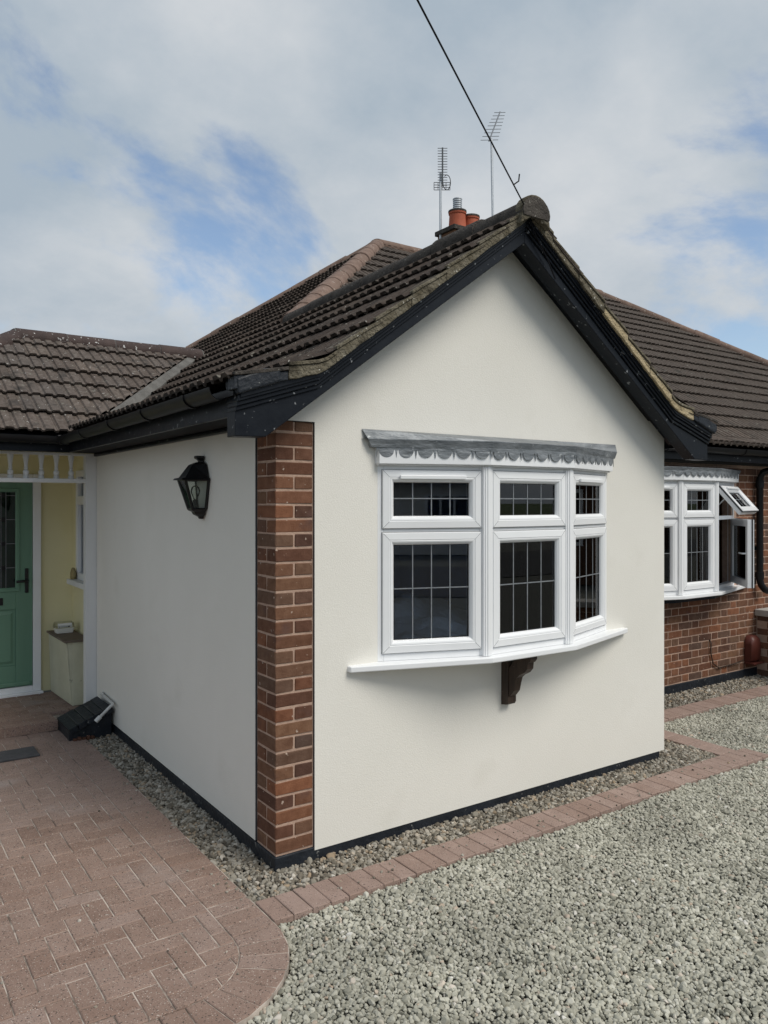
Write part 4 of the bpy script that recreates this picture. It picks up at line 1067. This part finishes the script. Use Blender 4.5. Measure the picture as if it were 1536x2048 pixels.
# door
dfr = MB(); dfr.box(-0.347, -0.2755, YD - 0.05, YD + 0.05, FZ + 0.02, E + 0.268); dfr.box(-1.28, -1.21, YD - 0.05, YD + 0.05, FZ + 0.02, E + 0.268); dfr.box(-1.209, -0.348, YD - 0.05, YD + 0.05, E + 0.2, E + 0.268)
dfr.box(-1.30, -0.262, YD - 0.09, YD + 0.05, FZ - 0.01, FZ + 0.0195); dfr.box(-1.209, -0.348, YD - 0.05, YD + 0.05, FZ + 0.02, FZ + 0.075)
df = dfr.build('door_frame', 'upvc', house, bevel=0.004)
Dx0, Dx1, Dz0, Dz1 = -1.207, -0.350, FZ + 0.078, E + 0.198
d_ = MB(); ya = YD - 0.038
GX0, GX1, GZ0, GZ1 = -1.07, -0.495, E - 0.80, E + 0.10
d_.box(Dx0, GX0, ya, YD + .01, Dz0, Dz1); d_.box(GX1, Dx1, ya, YD + .01, Dz0, Dz1); d_.box(GX0, GX1, ya, YD + .01, GZ1, Dz1)
d_.box(GX0, GX1, ya, YD + .01, GZ0 - 0.20, GZ0); d_.box(GX0, GX1, ya, YD + .01, Dz0, Dz0 + 0.20); d_.box(GX0, GX1, ya + 0.012, YD + .008, Dz0 + 0.20, GZ0 - 0.20)
door = d_.build('front_door', 'green_door', house, bevel=0.004)
MB().loft([[(GX0 + i, ya + dd, Dz0 + .20 + i), (GX1 - i, ya + dd, Dz0 + .20 + i), (GX1 - i, ya + dd, GZ0 - .20 - i), (GX0 + i, ya + dd, GZ0 - .20 - i)] for i, dd in ((0.02, 0.0125), (0.045, 0.002), (0.05, 0.002))]).build('door_panel', 'green_door', door)
mb = MB(); pf = [(-0.035, 0.0005), (-0.030, -0.012), (-0.008, -0.012), (0.004, -0.002), (0.004, 0.01)]
mb.loft([[(GX0 + i, ya + dd, GZ0 + i), (GX1 - i, ya + dd, GZ0 + i), (GX1 - i, ya + dd, GZ1 - i), (GX0 + i, ya + dd, GZ1 - i)] for i, dd in pf], True, False); mb.build('glazing_bead', 'green_door', door)
MB().box(GX0, GX1, YD - 0.026, YD - 0.02, GZ0, GZ1).build('pane', 'door_glass', door)
MB().box(GX0, GX1, YD - 0.004, YD + 0.006, GZ0, GZ1).build('pane_backing', 'green_door', door)
def dstrip(x0, x1, z0, z1): MB().box(x0, x1, YD - 0.0285, YD - 0.0262, z0, z1).build('lead_strip', 'lead_strip', door)
for xx in (-0.578, -0.62): dstrip(xx - .002, xx + .002, GZ0, GZ1)
for k in range(4):
    zz = GZ0 + 0.19 + 0.225 * k; dstrip(GX0, -0.6225, zz - .002, zz + .002); dstrip(-0.5755, GX1, zz - .002, zz + .002)
    MB().box(-0.6175, -0.5805, YD - 0.029, YD - 0.0262, zz - .02, zz + .02).build('glass_jewel', 'black_plastic', door)
MB().box(-0.418, -0.386, ya - 0.012, ya - 0.0005, E - 0.85, E - 0.62).build('handle_plate', 'lantern_black', door, bevel=0.01, seg=3)
MB().tube([(-0.402, ya - 0.012, E - 0.735), (-0.402, ya - 0.05, E - 0.735), (-0.42, ya - 0.058, E - 0.735), (-0.50, ya - 0.058, E - 0.738)], 0.012, 8).build('door_handle', 'lantern_black', door, smooth=True)
MB().box(-0.88, -0.605, ya - 0.010, ya - 0.0005, E - 0.955, E - 0.885).build('letterbox', 'lantern_black', door, bevel=0.006)
MB().box(Dx0 + .01, Dx1 - .02, ya - 0.022, ya - 0.0005, Dz0 + 0.01, Dz0 + 0.045).build('weather_bar', 'green_door', door, bevel=0.006)

# ------------------------------------------------------------------ separate things
# wall lantern on the side wall
LY = 0.955
lan = thing('wall_lantern', (-0.016, LY, E - 0.10), 'black half lantern with clear glass panes on the side wall', 'wall lamp')
def hex_ring(d, w, wf, z): return [(-0.016, LY - w, z), (-0.016 - d, LY - wf, z), (-0.016 - d, LY + wf, z), (-0.016, LY + w, z)]
MB().loft([hex_ring(0.158, 0.125, 0.075, E + 0.135), hex_ring(0.150, 0.118, 0.070, E + 0.146), hex_ring(0.128, 0.100, 0.058, E + 0.150), hex_ring(0.075, 0.068, 0.034, E + 0.228), hex_ring(0.050, 0.050, 0.024, E + 0.240), hex_ring(0.034, 0.030, 0.018, E + 0.246)]).build('lamp_roof', 'lantern_black', lan)
MB().loft([hex_ring(0.024, 0.02, 0.014, E + 0.244), hex_ring(0.026, 0.02, 0.014, E + 0.256), hex_ring(0.046, 0.03, 0.022, E + 0.270), hex_ring(0.044, 0.03, 0.022, E + 0.284)]).build('finial', 'lantern_black', lan, bevel=0.003)
fr_ = MB(); T0, B0 = hex_ring(0.128, 0.102, 0.058, E + 0.136), hex_ring(0.074, 0.060, 0.034, E - 0.040)
for k in range(4): fr_.tube([T0[k], B0[k]], 0.0095, 6)
for rg_ in (T0, B0):
    for k in range(3): fr_.tube([rg_[k], rg_[k + 1]], 0.008, 6)
fr_.build('lamp_frame', 'lantern_black', lan)
MB().prism([(LY - 0.098, E + 0.13), (LY - 0.058, E - 0.035), (LY + 0.058, E - 0.035), (LY + 0.098, E + 0.13)], 'x', -0.0175, -0.0145).build('back_plate', 'white_paint', lan)
for k in range(3):
    a_, b_, c_, d_2 = Vector(T0[k]), Vector(T0[k + 1]), Vector(B0[k + 1]), Vector(B0[k])
    nn = (b_ - a_).cross(d_2 - a_).normalized() * 0.001
    MB().loft([[tuple(v - nn) for v in (a_, b_, c_, d_2)], [tuple(v + nn) for v in (a_, b_, c_, d_2)]]).build('lamp_pane', 'clear_glass', lan)
MB().loft([hex_ring(0.084, 0.068, 0.038, E - 0.038), hex_ring(0.078, 0.062, 0.034, E - 0.048), hex_ring(0.060, 0.050, 0.026, E - 0.056), hex_ring(0.052, 0.044, 0.022, E - 0.072), hex_ring(0.026, 0.024, 0.012, E - 0.086), hex_ring(0.018, 0.016, 0.008, E - 0.100)]).build('lamp_base', 'lantern_black', lan)
MB().lathe([(0.016, 0), (0.016, 0.05), (0.012, 0.055)], (-0.06, LY, E - 0.037), 12).build('lamp_holder', 'lantern_black', lan)
MB().lathe([(0.010, 0), (0.014, 0.012), (0.026, 0.038), (0.029, 0.055), (0.024, 0.075), (0.010, 0.086), (0.002, 0.088)], (-0.06, LY, E + 0.016), 14).build('bulb', 'clear_glass', lan, smooth=True)
# black painted brick gully surround
gul = thing('gully_surround', (-0.2, 3.05, 0), 'low sloping gully surround of black painted bricks beside the porch step', 'drain cover')
MB().prism([(-0.355, 0.0), (-0.03, 0.0), (-0.03, 0.205), (-0.355, 0.075)], 'y', 2.885, 3.27).build('core', 'black_plinth', gul)
tilt = math.atan2(0.135, 0.33)
for k in range(5):
    t = (k + 0.5) / 5; cx_ = -0.36 + 0.335 * t; cz_ = 0.100 + 0.135 * t - 0.012
    me = rounded_box_mesh('brick', 0.069, 0.425, 0.045, 'black_plinth', 0.003, 1, 0.002, 60 + k)
    o = link('brick', me, gul); o.location = Vector((cx_, 3.068, cz_)) - gul.location; o.rotation_euler = (0, -tilt, random.uniform(-.01, .01))
jn = MB()
for k in range(1, 5):
    t = k / 5; cx_ = -0.36 + 0.335 * t; cz_ = 0.100 + 0.135 * t + 0.0118
    jn.box(cx_ - 0.0022, cx_ + 0.0022, 2.862, 3.27, cz_ - 0.012, cz_)
jn.build('joint_mortar', 'valley_mortar', gul)
rb = MB()
for k in range(5): rb.box(-0.33 + k * 0.034, -0.30 + k * 0.034, 2.855, 2.90, 0.0, 0.028 + 0.008 * (k % 2))
rb.build('rubble', 'brick', gul, bevel=0.008)
pp = MB().tube([(0.0, 3.19, E - 1.612), (-0.022, 3.18, E - 1.612), (-0.034, 3.165, E - 1.612), (-0.036, 2.83, E - 1.623), (-0.044, 2.80, E - 1.625), (-0.06, 2.797, E - 1.632), (-0.15, 2.80, E - 1.715)], 0.0125, 10).build('overflow_pipe', 'white_pipe', None, smooth=True)
tag(pp, 'bent white plastic overflow pipe over the black brick gully', 'pipe')
MB().tube([(-0.138, 2.80, E - 1.704), (-0.175, 2.802, E - 1.738)], 0.018, 10).build('pipe_socket', 'white_pipe', pp)
# cupboard in the porch
cb = thing('porch_cupboard', (-0.1, 4.0, FZ), 'worn cream cupboard with brown board top inside the porch', 'cupboard')
zt_ = FZ + 0.565
MB().loft([[(-0.150, 3.672, FZ), (-0.005, 3.672, FZ), (-0.005, 4.35, FZ), (-0.185, 4.35, FZ)], [(-0.190, 3.672, zt_), (-0.005, 3.672, zt_), (-0.005, 4.35, zt_), (-0.205, 4.35, zt_)]]).build('carcass', 'cream_paint', cb, bevel=0.003)
MB().loft([[(-0.158, 3.678, FZ + .01), (-0.1515, 3.678, FZ + .01), (-0.1865, 4.345, FZ + .01), (-0.195, 4.345, FZ + .01)], [(-0.204, 3.678, zt_ - .01), (-0.1915, 3.678, zt_ - .01), (-0.2065, 4.345, zt_ - .01), (-0.216, 4.345, zt_ - .01)]]).build('cupboard_door', 'cream_paint', cb, bevel=0.003)
MB().box(-0.148, -0.006, 3.664, 3.6715, FZ + 0.005, zt_ - 0.002).build('side_panel', 'cream_paint', cb, bevel=0.002)
MB().prism([(-0.222, 3.650), (-0.002, 3.645), (-0.002, 4.36), (-0.232, 4.36)], 'z', zt_ + 0.001, zt_ + 0.018).build('cupboard_top', 'brown_board', cb, bevel=0.003)
tub = thing('plastic_tub', (-0.13, 4.18, zt_ + 0.018), 'small white plastic tub with printed lid on the cupboard', 'tub')
zb_ = zt_ + 0.0185
def rrect(cx_, cy_, a, b, z): return [(cx_ - a, cy_ - b, z), (cx_ + a, cy_ - b, z), (cx_ + a, cy_ + b, z), (cx_ - a, cy_ + b, z)]
MB().loft([rrect(-0.12, 4.15, 0.072, 0.05, zb_), rrect(-0.12, 4.15, 0.08, 0.056, zb_ + 0.05)]).build('tub_body', 'tub_plastic', tub, bevel=0.006)
MB().loft([rrect(-0.12, 4.15, 0.086, 0.062, zb_ + 0.0505), rrect(-0.12, 4.15, 0.086, 0.062, zb_ + 0.057), rrect(-0.12, 4.15, 0.078, 0.054, zb_ + 0.10)]).build('tub_lid', 'lid_plastic', tub, bevel=0.004)
MB().loft([[(-0.185, 4.0895, zb_ + 0.056), (-0.06, 4.0895, zb_ + 0.056), (-0.06, 4.0955, zb_ + 0.095), (-0.185, 4.0955, zb_ + 0.095)], [(-0.185, 4.0885, zb_ + 0.056), (-0.06, 4.0885, zb_ + 0.056), (-0.06, 4.0945, zb_ + 0.095), (-0.185, 4.0945, zb_ + 0.095)]]).build('tub_label', 'tub_label', tub)
mi = MB()
mi.box(-0.098, -0.078, 4.087, 4.0882, zb_ + 0.060, zb_ + 0.068); mi.box(-0.175, -0.165, 4.087, 4.0882, zb_ + 0.060, zb_ + 0.066)
for k in range(5): mi.box(-0.158 + k * 0.011, -0.151 + k * 0.011, 4.087, 4.0882, zb_ + 0.061, zb_ + 0.064)
mi.build('label_print', 'label_ink', tub)
# ornament on the porch window sill
on = MB(); rings = []
for k in range(9):
    t = k / 8; zz = WZ0 + 0.0 + 0.105 * t; rr = 0.052 * math.sin(math.pi * (0.28 + 0.62 * t)) ** 0.8
    rings.append([(SX - 0.058 + 0.5 * rr * math.cos(a) * (1 + .15 * math.sin(5 * a + k)), 4.13 + rr * math.sin(a) * (1 + .12 * math.sin(7 * a + 2 * k)), zz) for a in [2 * math.pi * i / 14 for i in range(14)]])
ono = on.loft(rings).build('stone_ornament', 'ornament', None, smooth=True)
tag(ono, 'rough ochre stone ornament on the porch window sill', 'ornament')
# boundary wall and meter box on the right
bwl = thing('boundary_wall', (6.56, 0.2, 0), 'low brick boundary wall with pale coping beside the downpipe', 'wall')
MB().box(6.456, 6.664, -1.4, YB - 0.002, -0.03, 0.652).build('wall_core', 'mortar', bwl)
cp = [rounded_box_mesh('brick', 0.05, 0.215, 0.065, 'brick', 0.0035, 1, 0.0012, 40 + k) for k in range(3)]
for k in range(9):
    y = YB - 0.12 - (0.1125 if k % 2 else 0)
    while y > -0.9:
        o = place(random.choice(cp), bwl, 6.476, y, 0.0 + 0.075 * k + 0.0325); y -= 0.225
MB().box(6.41, 6.71, -1.42, YB - 0.004, 0.655, 0.725).build('coping', 'coping', bwl, bevel=0.008)
mbx = thing('meter_box', (6.27, YB - 0.1, 0.17), 'red brown domed meter cover against the brick wall', 'meter box')
rings = []
for k, (ww, dd, zz) in enumerate([(0.09, 0.07, 0.17), (0.095, 0.10, 0.20), (0.095, 0.105, 0.36), (0.088, 0.095, 0.41), (0.065, 0.07, 0.445), (0.03, 0.04, 0.455)]):
    rings.append([(6.31 - ww, YB - 0.006, zz), (6.31 - ww * 0.95, YB - dd * .8, zz), (6.31 - ww * .6, YB - dd, zz), (6.31 + ww * .6, YB - dd, zz), (6.31 + ww * .95, YB - dd * .8, zz), (6.31 + ww, YB - 0.006, zz)])
MB().loft(rings).build('cover', 'meter_brown', mbx, smooth=True, autos=50)
MB().box(6.21, 6.41, YB - 0.12, YB - 0.004, 0.150, 0.1695).build('base', 'meter_brown', mbx, bevel=0.006)
wc = MB().tube([(5.58, YB - 0.002, 0.47), (5.575, YB - 0.02, 0.44), (5.58, YB - 0.016, 0.33), (5.62, YB - 0.016, 0.22), (5.72, YB - 0.016, 0.165), (5.9, YB - 0.016, 0.17), (6.05, YB - 0.02, 0.18), (6.16, YB - 0.03, 0.20)], 0.007, 6).build('wall_cable', 'dark_wood', None, smooth=True)
tag(wc, 'thin dark cable looping down the brick wall to the meter', 'cable')

# aerials
def yagi(name, base, top, boom_a, boom_b, nel, half, label, grid):
    t = thing(name, base, label, 'aerial')
    MB().tube([base, top], 0.022, 8).build('mast', 'galvanised', t)
    a, b = Vector(boom_a), Vector(boom_b); d = (b - a).normalized()
    MB().tube([a, b], 0.014, 6).build('boom', 'aerial_grey', t)
    side = Vector((0.8237, -0.567, 0)) if grid else Vector((0.80, -0.60, 0)).normalized()
    for k in range(nel):
        c = a + (b - a) * (0.03 + 0.95 * k / (nel - 1)); h = half * (1.0 if grid else 1.0 - 0.35 * k / nel)
        MB().tube([c - side * h, c + side * h], 0.006 if grid else 0.0055, 5).build('element', 'aerial_grey', t)
    return t
def ray(px, py, F): return Vector((camo.location.x, camo.location.y, E)) + (Vector((.567, .8237, 0)) + Vector((.8237, -.567, 0)) * ((px - 768) / 1567) + Vector((0, 0, (1005 - py) / 1567))) * F
D1, D2 = 13.45, 14.28
a1 = yagi('tv_aerial', ray(881, 540, D1), ray(881, 346, D1), ray(885, 373, D1), ray(885, 295, D1 - 0.15), 15, 0.082, 'grey aerial with upright boom and mesh reflector, left of the chimney pots', True)
gm_ = MB()
c0, c1 = ray(868, 365, D1), ray(900, 380, D1)
for k in range(4):
    gm_.tube([ray(868, 365 + 5 * k, D1 + .05), ray(900, 365 + 5 * k, D1 + .05)], 0.006, 5)
for k in range(5):
    gm_.tube([ray(868 + 8 * k, 365, D1 + .05), ray(868 + 8 * k, 380, D1 + .05)], 0.006, 5)
gm_.build('reflector', 'aerial_grey', a1)
lp = [ray(893.5 + 7.5 * math.cos(t), 365 + 15 * math.sin(t), D1 + .02) for t in [2 * math.pi * i / 16 * 0.85 - 2.2 for i in range(17)]]
MB().tube(lp, 0.007, 5).build('lead_loop', 'cable_black', a1)
yagi('tv_aerial', ray(987.5, 560, D2), ray(983, 277, D2), ray(978, 282, D2), ray(1000, 224, D2 + 1.2), 9, 0.16, 'tall pale mast with angled aerial, right of the chimney', False)
# telephone wire
A = Vector((APX - 0.02, -0.245, E + 1.74))
dirA = (A - Vector((camo.location.x, camo.location.y, E))); B_ = ray(838, 0, 3.0) - Vector((camo.location.x, camo.location.y, E))
nn = dirA.cross(B_)
dz = 0.17; # direction (dx,-1,dz) in the plane of sight
dxx = -(nn.y * -1 + nn.z * dz) / nn.x
far_ = A + Vector((dxx, -1, dz)) * 16
pts = [A + (far_ - A) * t + Vector((0, 0, -0.25 * 4 * t * (1 - t) * 0.2)) for t in [i / 30 for i in range(31)]]
tw = MB().tube(pts, 0.0044, 6).build('telephone_wire', 'cable_black', None, smooth=True)
tag(tw, 'black telephone wire running from the gable peak up into the sky', 'wire')
MB().tube([A, A + Vector((0.06, 0.01, -0.10)), A + Vector((0.20, 0.02, -0.26)), A + Vector((0.26, 0.02, -0.36))], 0.005, 5).build('wire_tail', 'cable_black', tw)
MB().tube([pts[1] * 0.35 + A * 0.65, pts[1] * 0.35 + A * 0.65 + Vector((0.04, 0, 0.03)), pts[1] * .35 + A * .65 + Vector((0.045, 0, 0.07))], 0.004, 5).build('wire_end', 'cable_black', tw)

# bed and curtain seen through the glass
bed = thing('bed', (1.6, 1.5, 0.1), 'rumpled pale bedding seen through the lower left window pane', 'bed')
MB().box(0.75, 2.75, 0.28, 2.35, 0.12, 0.80).build('mattress', 'duvet', bed, bevel=0.03)
vs = []; fs = []; nx, ny = 40, 40
for j in range(ny + 1):
    for i in range(nx + 1):
        u, v = i / nx, j / ny; x = 0.7 + 2.1 * u; y = 0.2 + 2.2 * v
        h = 0.985 + 0.14 * noise.noise(Vector((x * 1.7, y * 1.7, 3))) + 0.07 * noise.noise(Vector((x * 5, y * 5, 9))) + 0.16 * math.exp(-((x - 1.75) ** 2 + (y - 1.1) ** 2) / 0.2)
        e = min(u, v, 1 - u, 1 - v); h -= 0.25 * max(0, 0.06 - e) / 0.06
        vs.append((x, y, h))
for j in range(ny):
    for i in range(nx): fs.append((j * (nx + 1) + i, j * (nx + 1) + i + 1, (j + 1) * (nx + 1) + i + 1, (j + 1) * (nx + 1) + i))
MB().add(vs, fs).build('duvet', 'duvet', bed, smooth=True)
def curtain(x0, y0, x1, y1, z0, z1, label):
    r1, r2 = [], []; n = 60; d = Vector((x1 - x0, y1 - y0)); nn = Vector((d.y, -d.x)).normalized()
    for i in range(n + 1):
        t = i / n; w = 0.022 * math.sin(t * d.length * 95) + 0.01 * math.sin(t * 23)
        r1.append((x0 + d.x * t + nn.x * w, y0 + d.y * t + nn.y * w))
    ring = r1 + [(p[0] + nn.x * .004, p[1] + nn.y * .004) for p in r1[::-1]]
    return tag(MB().loft([[(p[0], p[1], z0) for p in ring], [(p[0], p[1], z1) for p in ring]]).build('curtain', 'curtain', None, smooth=True), label, 'curtain')
curtain(2.03, 0.11, 2.50, 0.13, 0.95, E + 0.19, 'grey folded curtain inside the right side of the front bow window')
curtain(5.05, YB + 0.1, 5.62, YB + 0.13, 0.95, E + 0.19, 'grey folded curtain inside the open bow window on the brick wall')

# ------------------------------------------------------------------ houses beyond the frame, met only as reflections in the glass
def far_house(loc, rz, wall, label):
    t = thing('brick_house', loc, label, 'house', None); t.rotation_euler = (0, 0, rz)
    def B(name, mat, par=t, **k):
        mb = MB(); mb.box(*k['b']); me_o = mb.build(name, mat, None); me_o.location = (0, 0, 0)
        me = me_o.data; a = np.array(mb.v); o0 = Vector(((a[:, 0].min() + a[:, 0].max()) / 2, (a[:, 1].min() + a[:, 1].max()) / 2, a[:, 2].min()))
        me.transform(Matrix.Translation(o0)); me_o.parent = par; return me_o
    B('wall', wall, b=(-5, 5, 0, 6, 0, 2.7))
    mb = MB().prism([(-0.5, 2.55), (6.5, 2.55), (3, 5.0)], 'x', -5.4, 5.4); r = mb.build('roof', 'tile_main', None); a = np.array(mb.v)
    r.data.transform(Matrix.Translation(Vector((0, 3, 2.55)))); r.location = (0, 0, 0); r.parent = t
    for x in (-3.2, 0.6, 3.4):
        w = B('window', 'upvc', b=(x - 0.8, x + 0.8, -0.06, 0.05, 0.9, 2.2))
        for k in range(3): B('pane', 'black_plastic', w, b=(x - 0.72 + 0.5 * k, x - 0.30 + 0.5 * k, -0.07, 0.0, 0.98, 2.12))
    d = B('door', 'upvc', b=(-1.6, -0.7, -0.05, 0.05, 0.0, 2.1))
far_house((2.0, -24, 0), R(180), 'render_white', 'white rendered house across the road, met only as a reflection in the left panes')
far_house((15.0, -24, 0), R(180), 'brick', 'brick house across the road, met only as a reflection in the centre panes')
far_house((15.5, -1.0, 0), R(-90), 'brick', 'brick house beyond the neighbour, met only as a reflection in the right panes')
